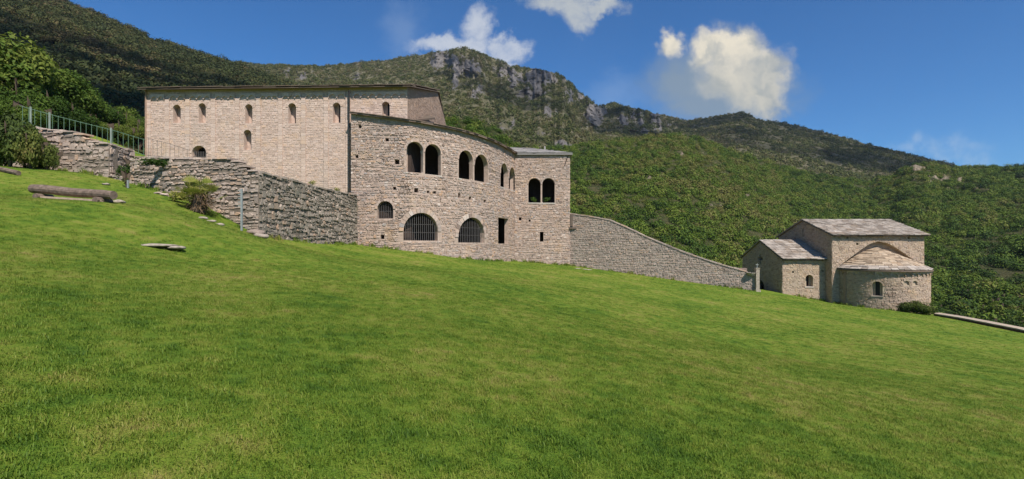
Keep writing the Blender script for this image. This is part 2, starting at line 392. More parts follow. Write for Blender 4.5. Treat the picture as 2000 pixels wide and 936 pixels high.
# ------------------------------------------------------------------ hills
RIDGE = {}
def hill(name, mat, ridge, foot, ncol, nrow, seed, amp, rocks=(), fine=0.004, power=1.0, densfn=None, back=.55):
    """ridge, foot: [(bearing px, elevation px, depth m)]"""
    r = np.array(ridge, float); f = np.array(foot, float)
    xp = np.linspace(r[0, 0], r[-1, 0], ncol)
    def ip(a, k):
        return np.interp(xp, a[:, 0], a[:, k])
    def sm(v, w):
        k = np.ones(w)/w; return np.convolve(np.pad(v, w//2, mode='edge'), k, 'valid')[:len(v)]
    er, Yr = (480-ip(r, 1))/1000, sm(ip(r, 2), 31); ef, Yf = (480-ip(f, 1))/1000, sm(ip(f, 2), 31)
    v = np.linspace(0, 1, nrow)[:, None]
    tx = ((xp-1000)/1000)[None]
    Y = Yf*(Yr/Yf)**(v**power); X = tx*Y
    n1 = fbm(X/(amp*9), Y/(amp*14), seed, 5); rd = 1-np.abs(2*(fbm(X/(amp*6)+3*n1, Y/(amp*22), seed+5, 4)))*2
    env = np.sin(np.pi*np.clip(v, 0, 1))**.7
    Y2 = Y*(1+(.22*n1+.05*(rd-.5))*env)
    e = ef+(er-ef)*v
    e = e+fine*env*fbm(X/(amp*2.2), Y/(amp*3), seed+9, 4)*2.2
    e = e+fine*.55*fbm(xp[None]/26, v*0+seed, seed+2, 4)*2*v**4
    rock = np.zeros_like(e)
    ximg = np.broadcast_to(xp[None], e.shape); yimg = 480-e*1000
    for (cx, cy, rx, ry, w) in rocks:
        q = ((ximg-cx)/rx)**2+((yimg-cy)/ry)**2
        rock = np.maximum(rock, w*np.exp(-q*1.3))
    if len(rocks):
        rn = fbm(ximg/(16*amp/11)+3*n1, yimg/(34*amp/11)+2*n1, seed+91, 6, .62)
        rock = np.clip((rock+rn*1.5*np.clip(rock*3, 0, 1)-.30)*1.5, 0, 1)
    jag = fbm(xp[None]/9+4*n1, v*26+2*n1, seed+31, 5)
    crag = fbm(ximg/11+2*n1, yimg/26+3*n1, seed+77, 5, .62)
    # cliffs: where rock shows the ground stands up steeply
    dl = np.diff(np.log(Y2), axis=0)*(1-.7*rock[1:])
    Y2 = np.concatenate([Y2[:1], Y2[:1]*np.exp(np.cumsum(dl, axis=0))])
    Y2 = Y2*(1+rock*(.03*jag+.09*crag))
    e = e+rock*.006*fbm(xp[None]/14, v*40, seed+41, 4)
    X2 = tx*Y2; Z = e*Y2
    # far side of the ridge falls away
    bX = [X2]; bY = [Y2]; bZ = [Z]
    for k, (q, dz) in enumerate([(1.06, .10), (1.2, .35), (1.5, .9)]):
        bY.append(Y2[-1:]*q); bX.append(tx*Y2[-1:]*q*1.0); bZ.append(Z[-1:]-np.maximum(Z[-1:]+20, 5)*dz*back*1.6)
    Xa, Ya, Za = np.concatenate(bX), np.concatenate(bY), np.concatenate(bZ)
    ra = np.concatenate([rock]+[rock[-1:]*.5]*3)
    me = np_mesh(name, np.stack([Xa, Ya, Za], -1).reshape(-1, 3), grid_faces(nrow+3, ncol), mat)
    set_attr(me, 'rock', ra)
    d = np.clip(1-ra*1.15, 0, 1)
    bare = fbm(Xa/(amp*2.5), Ya/(amp*4), seed+70, 4)
    d = d*(np.clip(1.1-np.maximum(bare-.13, 0)*6, .45, 1))
    if densfn is not None:
        d = d*densfn(np.concatenate([ximg]+[ximg[-1:]]*3), np.concatenate([yimg]+[yimg[-1:]]*3))
    d[nrow+1:] = 0
    set_attr(me, 'dens', d)
    o = link(bpy.data.objects.new(name, me)); o['kind'] = 'structure'
    def at(px, vv):
        c = int(np.clip(np.searchsorted(xp, px), 0, ncol-1)); k = int(vv*(nrow-1))
        return Vector((X2[k, c], Y2[k, c], Z[k, c]))
    return o, at, (xp, yimg, X2, Y2, Z)

mountain, mt_at, _ = hill('mountain', M['mountain'],
    [(380, 118, 620), (430, 120, 640), (480, 123, 660), (560, 128, 680), (640, 129, 700), (700, 123, 700), (770, 116, 690), (820, 107, 680), (835, 105, 680), (870, 101, 680), (890, 97, 680), (905, 95, 680), (925, 99, 680), (950, 109, 690),
     (1000, 130, 700), (1050, 136, 700), (1085, 141, 700), (1100, 149, 705), (1130, 180, 715), (1150, 195, 720), (1170, 207, 720), (1200, 203, 720), (1225, 208, 720), (1280, 222, 720), (1340, 237, 710), (1400, 226, 690), (1450, 220, 670), (1480, 232, 660),
     (1560, 246, 640), (1650, 270, 600), (1750, 296, 560), (1870, 326, 520), (1950, 345, 500), (2200, 400, 480)],
    [(380, 250, 200), (800, 290, 190), (1000, 340, 185), (1200, 330, 260), (1400, 360, 280), (1700, 380, 300), (2200, 420, 300)],
    860, 240, 11, 11,
    rocks=[(865, 120, 50, 30, .85), (915, 125, 60, 40, .9), (975, 140, 50, 34, .85), (925, 170, 40, 30, .7), (1045, 152, 80, 24, 1.1), (1030, 180, 60, 30, .75), (1120, 190, 45, 34, .85), (1165, 225, 40, 30, 1.0), (1235, 232, 75, 26, .85), (1260, 250, 60, 20, .6), (880, 165, 30, 26, .6), (1080, 215, 50, 30, .6), (1310, 245, 40, 14, .5),
           (1050, 262, 80, 22, .55), (1110, 285, 60, 18, .5), (970, 215, 40, 18, .4), (600, 150, 75, 18, .62), (700, 150, 60, 16, .5), (1000, 240, 90, 40, .5), (1090, 285, 70, 26, .55), (560, 140, 60, 12, .5), (1450, 222, 30, 6, .6), (930, 180, 30, 12, .5)],
    fine=.005)
dark_hill, dh_at, _ = hill('wooded_hill', M['dark_hill'],
    [(-420, -190, 330), (-200, -110, 330), (0, -42, 330), (130, 3, 335), (220, 38, 345), (300, 77, 360), (390, 104, 380), (440, 117, 385), (500, 140, 390), (560, 162, 390), (640, 196, 380), (760, 260, 360)],
    [(-420, 240, 70), (0, 240, 75), (300, 255, 90), (760, 300, 120)], 300, 110, 23, 8, rocks=[(390, 128, 22, 8, .5)], fine=.004)
spur, sp_at, _ = hill('near_spur', M['hill'],
    [(760, 330, 105), (820, 275, 108), (860, 242, 112), (890, 232, 115), (925, 231, 117), (955, 245, 117), (985, 266, 116), (1010, 284, 115), (1045, 318, 112), (1090, 370, 108), (1140, 440, 100)],
    [(760, 420, 62), (1000, 430, 62), (1140, 470, 62)], 120, 50, 37, 5, fine=.004)
scrub_hill, sc_at, SC = hill('scrub_hill', M['hill'],
    [(840, 345, 190), (930, 318, 205), (1000, 300, 215), (1060, 292, 225), (1120, 286, 235), (1180, 280, 245), (1250, 270, 255), (1330, 264, 265), (1365, 270, 270), (1400, 284, 275), (1480, 313, 290), (1560, 334, 300), (1640, 349, 300), (1700, 357, 300), (1745, 343, 290),
     (1775, 326, 285), (1795, 319, 282), (1820, 324, 280), (1850, 331, 278), (1900, 325, 275), (1960, 328, 270), (2000, 325, 265), (2150, 312, 250), (2400, 300, 230)],
    [(840, 560, 62), (1100, 620, 60), (1400, 660, 62), (1800, 690, 66), (2000, 690, 60), (2400, 700, 56)],
    420, 170, 53, 7,
    rocks=[(1795, 328, 26, 10, 1.0), (1830, 348, 26, 14, .9), (1858, 370, 22, 10, .7), (1790, 350, 55, 22, .5), (1395, 402, 30, 14, .6), (1380, 385, 22, 9, .4), (1640, 330, 30, 8, .3), (1920, 370, 35, 14, .45), (1700, 395, 26, 9, .45), (1510, 350, 50, 10, .35), (1620, 420, 18, 10, .3), (1060, 330, 30, 14, .35), (1270, 345, 40, 8, .5), (1460, 380, 36, 9, .55), (1560, 385, 30, 8, .5), (1350, 300, 50, 8, .5), (1240, 310, 40, 8, .4), (1960, 400, 40, 12, .5), (1880, 350, 40, 10, .5), (1180, 400, 22, 8, .4), (1500, 430, 30, 8, .45)],
    fine=.005)
slope, sl_at, _ = hill('tree_slope', M['hill'],
    [(-500, 20, 75), (-200, 70, 76), (0, 120, 78), (100, 150, 78), (200, 200, 80), (290, 236, 82), (420, 290, 84)],
    [(-500, 270, 33), (0, 262, 34), (100, 264, 35), (290, 300, 40), (420, 330, 44)], 120, 40, 71, 3, fine=.003)

# ------------------------------------------------------------------ foliage meshes
def icos(sub):
    b = bmesh.new(); bmesh.ops.create_icosphere(b, subdivisions=sub, radius=1)
    V = np.array([v.co for v in b.verts]); F = np.array([[v.index for v in f.verts] for f in b.faces]); b.free(); return V, F
def leafy(name, mat, seed, n, size, rad=(1, 1, .85), lumps=9, lump_r=.48, core=.8, flat=.0, sub=1, spread=.55):
    """crown of small folded leaf faces spread over lumps, with a loose inner mass"""
    g = np.random.default_rng(seed)
    c = g.normal(size=(lumps, 3)); c /= np.linalg.norm(c, axis=1)[:, None]; c *= g.uniform(.35, .68, (lumps, 1))
    c[:, 2] = np.abs(c[:, 2])*.9-.15; c[0] = (0, 0, .1)
    rl = lump_r*g.uniform(.7, 1.25, lumps)
    V = []; F = []; nb = 0
    if core > 0:
        iv, iF = icos(sub)
        for k in range(lumps):
            w = iv*(1+.25*g.uniform(-1, 1, (len(iv), 1)))*rl[k]*core+c[k]
            V.append(w); F.append(np.c_[iF, iF[:, 2]]+nb); nb += len(w)
    k = g.integers(0, lumps, n); dv = g.normal(size=(n, 3)); dv /= np.linalg.norm(dv, axis=1)[:, None]
    p = c[k]+dv*(rl[k]*g.uniform(.72, 1.18, n))[:, None]
    a = dv+g.normal(size=(n, 3))*spread; a[:, 2] += .25; a /= np.linalg.norm(a, axis=1)[:, None]
    t1 = np.cross(a, g.normal(size=(n, 3))); t1 /= np.linalg.norm(t1, axis=1)[:, None]; t2 = np.cross(a, t1)
    s = (size*g.uniform(.6, 1.4, n))[:, None]
    q = np.stack([p-t1*s, p-t2*s*.55+a*s*.15, p+t1*s, p+t2*s*.55+a*s*.15], 1).reshape(-1, 3)
    V.append(q); F.append(np.arange(4*n).reshape(n, 4)+nb)
    V = np.concatenate(V)*np.array(rad); F = np.concatenate(F)
    return np_mesh(name, V, F, mat, smooth=False)
def leafy_parts(name, mat, *a, **k): return leafy(name, mat, *a, **k)

def protos(name, mat, seeds, n, size, **k):
    c = bpy.data.collections.new(name)
    for s in seeds:
        rad = (1, 1, .9+.14*(s % 3))
        c.objects.link(bpy.data.objects.new(name, leafy(name, mat, s, n, size, rad=rad, **k)))
    return c

def scatter(name, src_me, coll, dmax, smin, smax, seed, kind='stuff', zoff=0.0, tilt=0.0):
    o = link(bpy.data.objects.new(name, src_me)); o['kind'] = kind
    ng = bpy.data.node_groups.new(name, 'GeometryNodeTree')
    ng.interface.new_socket('Geometry', in_out='INPUT', socket_type='NodeSocketGeometry')
    ng.interface.new_socket('Geometry', in_out='OUTPUT', socket_type='NodeSocketGeometry')
    N = ng.nodes; L = ng.links
    gi = N.new('NodeGroupInput'); go = N.new('NodeGroupOutput')
    na = N.new('GeometryNodeInputNamedAttribute'); na.data_type = 'FLOAT'; na.inputs['Name'].default_value = 'dens'
    mu = N.new('ShaderNodeMath'); mu.operation = 'MULTIPLY'; L.new(na.outputs['Attribute'], mu.inputs[0]); mu.inputs[1].default_value = dmax
    dp = N.new('GeometryNodeDistributePointsOnFaces'); L.new(gi.outputs[0], dp.inputs['Mesh']); L.new(mu.outputs[0], dp.inputs['Density']); dp.inputs['Seed'].default_value = seed
    ci = N.new('GeometryNodeCollectionInfo'); ci.inputs['Collection'].default_value = coll; ci.inputs['Separate Children'].default_value = True; ci.inputs['Reset Children'].default_value = True
    ip = N.new('GeometryNodeInstanceOnPoints'); ip.inputs['Pick Instance'].default_value = True
    rv = N.new('FunctionNodeRandomValue'); rv.data_type = 'FLOAT_VECTOR'; rv.inputs[0].default_value = (-tilt, -tilt, 0); rv.inputs[1].default_value = (tilt, tilt, 6.283)
    rs = N.new('FunctionNodeRandomValue'); rs.data_type = 'FLOAT'; rs.inputs[2].default_value = 0; rs.inputs[3].default_value = 1; rs.inputs['Seed'].default_value = 7
    pw = N.new('ShaderNodeMath'); pw.operation = 'POWER'; L.new(rs.outputs[1], pw.inputs[0]); pw.inputs[1].default_value = 1.6
    mr = N.new('ShaderNodeMapRange'); L.new(pw.outputs[0], mr.inputs[0]); mr.inputs[3].default_value = smin; mr.inputs[4].default_value = smax
    L.new(dp.outputs['Points'], ip.inputs['Points']); L.new(ci.outputs[0], ip.inputs['Instance'])
    L.new(rv.outputs[0], ip.inputs['Rotation']); L.new(mr.outputs[0], ip.inputs['Scale'])
    L.new(ip.outputs[0], go.inputs[0])
    md = o.modifiers.new('scatter', 'NODES'); md.node_group = ng
    return o
hp = protos('scrub_crown', M['leaf_hill'], (1, 2, 3, 4), 520, .085, lumps=9, sub=2, core=.96, lump_r=.42, spread=.28)
fp = protos('mountain_crown', M['leaf_far'], (5, 6, 7), 120, .15, lumps=5, lump_r=.52, core=.95, spread=.28)
dpr = protos('wood_crown', M['leaf_dark'], (8, 9, 10), 160, .13, lumps=6, lump_r=.5, core=.95, spread=.3)
tag(scatter('hillside_scrub', scrub_hill.data, hp, .23, .55, 3.4, 1), 'dense green scrub covering the hillside behind the chapel', 'scrub')
tag(scatter('spur_wood', spur.data, hp, .4, .8, 2.2, 2), 'dark green wood on the spur behind the curved gallery', 'wood')
tag(scatter('slope_undergrowth', slope.data, hp, .30, .6, 1.8, 3), 'green undergrowth on the slope above the fence', 'undergrowth')
tag(scatter('mountain_scrub', mountain.data, fp, .06, 1.3, 4.2, 4), 'olive scrub covering the rocky mountain', 'scrub')
tag(scatter('oak_wood', dark_hill.data, dpr, .075, 1.5, 4.4, 5), 'dark wood covering the steep hill at the upper left', 'wood')

# unseen clouds added up the sun's path, shaped to shade the far ridges
def shade_cloud(pts, dist, rad, seed):
    g = np.random.default_rng(seed); iv, iF = icos(3); V = []; F = []; nb = 0
    for p in pts:
        c = np.array(p+sdir*dist)+g.normal(size=3)*rad*.25; r = rad*g.uniform(.7, 1.25)
        k = 1+.35*fbm(iv[:, 0]*2+nb, iv[:, 1]*2+iv[:, 2]*1.7, seed, 4)*2
        V.append(iv*k[:, None]*r*np.array([1, 1, .6])+c); F.append(iF+nb); nb += len(iv)
    o = link(bpy.data.objects.new('shade_cloud', np_mesh('shade_cloud', np.concatenate(V), np.concatenate(F), M['shade_cloud']))); o['kind'] = 'structure'
g_ = random.Random(3)
shade_cloud([mt_at(px, v) for px in range(1180, 1960, 34) for v in (.58, .68, .78, .88, .97) if g_.random() < .86], 900, 25, 1)
shade_cloud([mt_at(px, v) for px in range(860, 1150, 30) for v in (.70, .80, .92) if g_.random() < .55], 900, 22, 2)
shade_cloud([dh_at(px, v) for px in range(-320, 600, 34) for v in (.1, .25, .4, .55, .68) if g_.random() < .66], 800, 19, 3)

# grass tufts
def tuft(seed, n=40):
    g = np.random.default_rng(seed); V = []; F = []
    for i in range(n):
        a = g.uniform(0, 6.283); r = .10*math.sqrt(g.uniform()); x, y = r*math.cos(a), r*math.sin(a)
        b = g.uniform(0, 6.283); h = g.uniform(.010, .027); lean = g.uniform(.4, 1.8)*h; w = g.uniform(.0014, .0030)
        dx, dy = math.cos(b), math.sin(b); wx, wy = -dy*w, dx*w; k = len(V)
        V += [(x-wx, y-wy, -.01), (x+wx, y+wy, -.01), (x+dx*lean*.4-wx*.8, y+dy*lean*.4-wy*.8, h*.65), (x+dx*lean*.4+wx*.8, y+dy*lean*.4+wy*.8, h*.65), (x+dx*lean, y+dy*lean, h)]
        F += [(k, k+1, k+3, k+2), (k+2, k+3, k+4)]
    m = MB(); m.v = [Vector(v) for v in V]; m.f = F
    return m.mesh('grass_tuft', M['grass'])
gc = bpy.data.collections.new('grass_tuft')
for s in range(5): gc.objects.link(bpy.data.objects.new('grass_tuft', tuft(s)))
tag(scatter('grass', lawn.data, gc, 240, .7, 1.35, 9, tilt=.15), 'short mown green grass covering the sloping lawn', 'grass')

# thin summer haze between the near walls and the ridges
hm = bpy.data.materials.new('haze'); hm.use_nodes = True; ht = NT(hm.node_tree); ht.n.clear()
pv = ht.new('ShaderNodeVolumePrincipled'); pv.inputs['Color'].default_value = (.80, .90, 1.0, 1); pv.inputs['Density'].default_value = .00009; pv.inputs['Anisotropy'].default_value = .2
ho = ht.new('ShaderNodeOutputMaterial'); ht.l.new(pv.outputs[0], ho.inputs['Volume'])
m = MB(); m.bx(-2500, 2500, -2500, 2500, -32, 300); o = m.build('haze', hm); tag(o, 'thin bluish summer haze in front of the distant ridges', 'haze', kind='stuff')

# ------------------------------------------------------------------ masonry
class Path:
    """a wall's line on the ground; outward is to the right of its direction of travel seen from above... turned towards the viewer"""
    def __init__(s, pts):
        s.p = np.array([(p[0], p[1]) for p in pts], float)
        d = np.diff(s.p, axis=0); s.seg = np.hypot(d[:, 0], d[:, 1]); s.s = np.r_[0, np.cumsum(s.seg)]; s.L = s.s[-1]
        tn = d/s.seg[:, None]; s.tv = np.vstack([tn[:1], (tn[:-1]+tn[1:])/2, tn[-1:]]) if len(tn) > 2 else None; s.tn = tn
        bear = 1000+1000*s.xy(np.linspace(0, s.L, 600))[:, 0]/s.xy(np.linspace(0, s.L, 600))[:, 1]
        s._b = bear; s._bs = np.linspace(0, s.L, 600)
    def xy(s, a):
        return np.stack([np.interp(a, s.s, s.p[:, 0]), np.interp(a, s.s, s.p[:, 1])], -1)
    def tan(s, a):
        if s.tv is not None:
            t = np.array([np.interp(a, s.s, s.tv[:, 0]), np.interp(a, s.s, s.tv[:, 1])])
        else:
            t = s.tn[min(max(int(np.searchsorted(s.s, a)-1), 0), len(s.tn)-1)]
        return t/np.hypot(*t)
    def __call__(s, a, z, d=0.0):
        x = float(np.interp(a, s.s, s.p[:, 0])); y = float(np.interp(a, s.s, s.p[:, 1])); t = s.tan(a)
        return Vector((x+t[1]*d, y-t[0]*d, z))
    def s_at(s, px):
        b = s._b
        return float(np.interp(px, b, s._bs)) if b[-1] > b[0] else float(np.interp(px, b[::-1], s._bs[::-1]))
    def depth(s, a): return float(np.interp(a, s.s, s.p[:, 1]))
    def z_at(s, px, py): return (480-py)/1000*s.depth(s.s_at(px))

def opening(path, x0, x1, yt, yb, arch=True, rise=None):
    s0, s1 = path.s_at(x0), path.s_at(x1); xm = (x0+x1)/2
    z1, z0 = path.z_at(xm, yt), path.z_at(xm, yb)
    w = s1-s0; h = z1-z0
    loop = [(s0, z0), (s1, z0)]
    r = min(rise if rise else w/2, h*.8) if arch else 0
    if arch:
        n = 12
        for k in range(n+1):
            a = math.pi*k/n; loop.append(((s0+s1)/2+w/2*math.cos(a), z1-r+r*math.sin(a)))
    else: loop += [(s1, z1), (s0, z1)]
    return dict(loop=loop, s0=s0, s1=s1, z0=z0, z1=z1, r=r, w=w, arch=arch)
def in_poly(x, y, poly):
    c = False; n = len(poly); j = n-1
    for i in range(n):
        xi, yi = poly[i]; xj, yj = poly[j]
        if (yi > y) != (yj > y) and x < (xj-xi)*(y-yi)/(yj-yi+1e-12)+xi: c = not c
        j = i
    return c
def hits(ops, s, z, m):
    for o in ops:
        if 'poly' in o:
            if in_poly(s, z, o['poly']): return True
            continue
        mm = m+o.get('margin', 0)
        if s < o['s0']-mm or s > o['s1']+mm or z < o['z0']-m or z > o['z1']+mm: continue
        if not o['arch']: return True
        zs = o['z1']-o['r']
        if z <= zs: return True
        cs = (o['s0']+o['s1'])/2
        if ((s-cs)/(o['w']/2+mm))**2+((z-zs)/(o['r']+mm))**2 < 1: return True
    return False

def wall(name, path, outline, ops, thick, mat, parent, step=.6, recalc=False):
    """solid wall following path, with real openings cut through it"""
    loops = [outline]+[o['loop'] for o in ops]
    verts = []; edges = []
    for lp in loops:
        # subdivide long edges so the wall follows its line
        q = []
        for i, a in enumerate(lp):
            b = lp[(i+1) % len(lp)]; n = max(1, int(abs(b[0]-a[0])/step))
            q += [(a[0]+(b[0]-a[0])*k/n, a[1]+(b[1]-a[1])*k/n) for k in range(n)]
        lp[:] = q; b0 = len(verts); verts += q; edges += [(b0+i, b0+(i+1) % len(q)) for i in range(len(q))]
    smin = min(v[0] for v in outline); smax = max(v[0] for v in outline); zmin = min(v[1] for v in outline); zmax = max(v[1] for v in outline)
    gs = np.arange(smin+step/2, smax, step); gzv = np.arange(zmin+.5, zmax, 1.5)
    for a in gs:
        for z in gzv:
            if in_poly(a, z, outline) and not hits(ops, a, z, .1): verts.append((float(a), float(z)))
    co, _, fs, *_ = delaunay_2d_cdt([Vector(v) for v in verts], edges, [], 0, 1e-5)
    keep = []
    for f in fs:
        cx = sum(co[i][0] for i in f)/3; cy = sum(co[i][1] for i in f)/3
        if in_poly(cx, cy, outline) and not any(in_poly(cx, cy, o['loop']) for o in ops): keep.append(tuple(f))
    m = MB(); n = len(co)
    m.v = [path(c[0], c[1], 0) for c in co]+[path(c[0], c[1], -thick) for c in co]
    m.f = keep+[tuple(i+n for i in reversed(f)) for f in keep]
    for k, lp in enumerate(loops):
        b0 = len(m.v); q = len(lp)
        m.v += [path(a, z, 0) for a, z in lp]+[path(a, z, -thick) for a, z in lp]
        m.f += [(b0+i, b0+(i+1) % q, b0+q+(i+1) % q, b0+q+i) for i in range(q)]
    return m.build(name, mat, parent, recalc=False)

UNIT = []
def unit_stones():
    for k in range(8):
        g = random.Random(90+k); b = bmesh.new()
        base = [(-.5, 0, -.5), (.5, 0, -.5), (.5, 0, .5), (-.5, 0, .5)]; top = []
        for (x, _, z) in base: top.append((x*g.uniform(.78, .95), -1*g.uniform(.75, 1.05), z*g.uniform(.72, .94)))
        base = [(x*g.uniform(.97, 1.02), .6, z*g.uniform(.94, 1.03)) for x, _, z in base]
        m = MB(); m.v = [Vector(v) for v in base+top]
        m.f = [(4, 5, 6, 7), (0, 1, 5, 4), (1, 2, 6, 5), (2, 3, 7, 6), (3, 0, 4, 7)]
        UNIT.append(m); b.free()
unit_stones()
def round_stones():
    for k in range(8):
        g = random.Random(190+k); n = g.choice((6, 7, 7, 8)); base = []; top = []; ph = g.uniform(0, 6)
        for i in range(n):
            a = 2*math.pi*(i+g.uniform(-.25, .25))/n+ph; c, s_ = math.cos(a), math.sin(a); q = (abs(c)**3.2+abs(s_)**3.2)**(-1/3.2)*g.uniform(.94, 1.12)*.5
            base.append((c*q, .6, s_*q)); kk = g.uniform(.66, .86); top.append((c*q*kk, -g.uniform(.7, 1.1), s_*q*kk))
        m = MB(); m.v = [Vector(v) for v in base+top]; m.f = [tuple(range(n, 2*n))]+[(i, (i+1) % n, n+(i+1) % n, n+i) for i in range(n)]
        # winding towards the viewer
        m.f = [tuple(reversed(f)) for f in m.f]; UNIT.append(m)
round_stones()
UM = {}
def unit_mesh(k, mat):
    key = (k, mat.name)
    if key not in UM: UM[key] = UNIT[k].mesh('stone', mat, recalc=False)
    return UM[key]
def vary(out, g, c, za, zc, w, gap, proud, top, ops):
    """one bed of rubble: mostly a single stone, now and then a pair of thin ones or one that stands through two beds"""
    q = g.random(); ch = zc-za
    if q < .16 and w > .16:
        m = za+ch*g.uniform(.38, .62)
        out.append((c, (za+m)/2, w-gap, m-za-gap*.8, proud*g.uniform(.35, 1.2), g.uniform(-.05, .05))); out.append((c, (m+zc)/2, w-gap, zc-m-gap*.8, proud*g.uniform(.35, 1.2), g.uniform(-.05, .05)))
    elif q < .30 and zc+ch*.7 < top and not (ops and hits(ops, c, zc+ch*.8, w/2+.03)):
        out.append((c, za+ch*.85, w*.9-gap, ch*1.7-gap, proud*g.uniform(1.25, 1.6), g.uniform(-.06, .06)))
    else:
        out.append((c, (za+zc)/2+g.uniform(-.08, .08)*ch, w-gap, ch*g.uniform(.85, 1.08)-gap, proud*g.uniform(.35, 1.3), g.uniform(-.06, .06)))
def lay_stones(path, s0, s1, zb, zt, h, lmin, lmax, ops=(), proud=.03, seed=1, gap=.012, hj=.25, margin=.02, wobble=0.0):
    """courses of rubble: list of (s, z, width, height, proud, tilt)"""
    g = random.Random(seed); out = []
    zmin = min(zb(s0+(s1-s0)*k/20) for k in range(21)); zmax = max(zt(s0+(s1-s0)*k/20) for k in range(21))
    z = zmin
    while z < zmax:
        ch = h*g.uniform(1-hj, 1+hj); s = s0-g.uniform(0, lmax*.5)
        ph = g.uniform(0, 6)
        while s < s1:
            L = g.uniform(lmin, lmax); L = L if g.random() > .2 else L*.6
            a, b = max(s, s0), min(s+L, s1); s += L
            if b-a < .05: continue
            c = (a+b)/2; zo = wobble*math.sin(c*1.3+ph)+wobble*.5*math.sin(c*3.1+ph*2)
            za, zc = z+zo, z+zo+ch; tp = zt(c)
            if za < zb(c)-ch or za > tp-.03: continue
            zc = min(zc, tp+wobble*.3)
            if ops:
                n = max(2, int((b-a)/.06)); run = None
                cells = []
                for k in range(n):
                    cs = a+(b-a)*(k+.5)/n
                    ok = not (hits(ops, cs, za+.01, margin) or hits(ops, cs, zc-.01, margin) or hits(ops, cs, (za+zc)/2, margin))
                    cells.append(ok)
                k = 0
                while k < n:
                    if cells[k]:
                        j = k
                        while j < n and cells[j]: j += 1
                        p, q = a+(b-a)*k/n, a+(b-a)*j/n
                        if q-p > .05: vary(out, g, (p+q)/2, za, zc, q-p, gap, proud, tp, ops)
                        k = j
                    else: k += 1
            else:
                vary(out, g, c, za, zc, b-a, gap, proud, tp, ())
        z += ch
    return out
def place_stones(path, lst, mat, parent, singles=0, seed=1, name='stone', rank=None, rough=0.0):
    g = random.Random(seed)
    order = sorted(range(len(lst)), key=lambda i: -(lst[i][2]*lst[i][3])/path.depth(lst[i][0])**2) if rank is None else rank
    one = set(order[:singles]); m = MB()
    for i, (s, z, w, h, pr, tl) in enumerate(lst):
        k = g.randrange(8)+(8 if g.random() < rough and .12 < s-w/2 and s+w/2 < path.L-.06 else 0); c = path(s, z, 0); t = path.tan(s); ang = math.atan2(t[1], t[0])
        Mx = Matrix.Translation(c) @ Matrix.Rotation(ang, 4, 'Z') @ Matrix.Rotation(tl, 4, 'Y') @ Matrix.Diagonal((w, pr, h, 1))
        if i in one:
            o = link(bpy.data.objects.new(name, unit_mesh(k, mat))); attach(o, parent)
            o.matrix_basis = Mx
        else:
            m.add([Mx @ v for v in UNIT[k].v], UNIT[k].f)
    if m.v: m.build(name, mat, parent, kind='stuff', recalc=False)
def voussoirs(path, o, n, dep, mat, parent, proud=.035, name='arch_stone', th=.02, seed=3, full=True):
    g = random.Random(seed); cs = (o['s0']+o['s1'])/2; zs = o['z1']-o['r']; hw = o['w']/2
    for k in range(n):
        a0 = math.pi*(k+.04)/n; a1 = math.pi*(k+.96)/n; d1 = dep*g.uniform(.8, 1.15); pr = proud*g.uniform(.6, 1.3)
        q = []
        for (a, e) in ((a0, .01), (a1, .01), (a1, d1), (a0, d1)):
            q.append((cs+(hw+e)*math.cos(a), zs+(o['r']+e)*math.sin(a)))
        m = MB(); m.v = [path(s, z, -th) for s, z in q]+[path(s, z, pr) for s, z in q]
        m.f = [(4, 5, 6, 7), (0, 1, 5, 4), (1, 2, 6, 5), (2, 3, 7, 6), (3, 0, 4, 7)]
        m.build(name, mat, parent)
def bars(path, o, parent, n, nh, depth, rad=.016, mat=None):
    for k in range(n):
        s = o['s0']+(o['s1']-o['s0'])*(k+1)/(n+1); zt = o['z1']
        if o['arch']:
            u = (s-(o['s0']+o['s1'])/2)/(o['w']/2); zt = o['z1']-o['r']+o['r']*math.sqrt(max(0, 1-u*u))
        m = MB(); m.tube([path(s, o['z0']-.01, -depth), path(s, zt+.01, -depth)], rad, 5); m.build('bar', mat or M['bars'], parent)
    for k in range(nh):
        z = o['z0']+(o['z1']-o['z0'])*(k+1)/(nh+1.4); m = MB()
        hw = o['w']/2
        if o['arch'] and z > o['z1']-o['r']: hw *= math.sqrt(max(0, 1-((z-o['z1']+o['r'])/o['r'])**2))
        cs = (o['s0']+o['s1'])/2
        m.tube([path(cs-hw, z, -depth-.02), path(cs+hw, z, -depth-.02)], rad*.8, 5); m.build('crossbar', mat or M['bars'], parent)
def rough_slab(m, c, u, v, w, t, g, jit=.03):
    """thin uneven stone slab: c centre, u/v half axes, thickness along w"""
    c, u, v, w = map(Vector, (c, u, v, w)); pts = []
    for (i, j) in ((-1, -1), (1, -1), (1, 1), (-1, 1)):
        pts.append(c+u*(i+g.uniform(-jit, jit)*2)+v*(j+g.uniform(-jit, jit)*2)+w*g.uniform(-.012, .012))
    m.add([p-w*t/2 for p in pts]+[p+w*t/2 for p in pts], [(3, 2, 1, 0), (4, 5, 6, 7), (0, 1, 5, 4), (1, 2, 6, 5), (2, 3, 7, 6), (3, 0, 4, 7)])
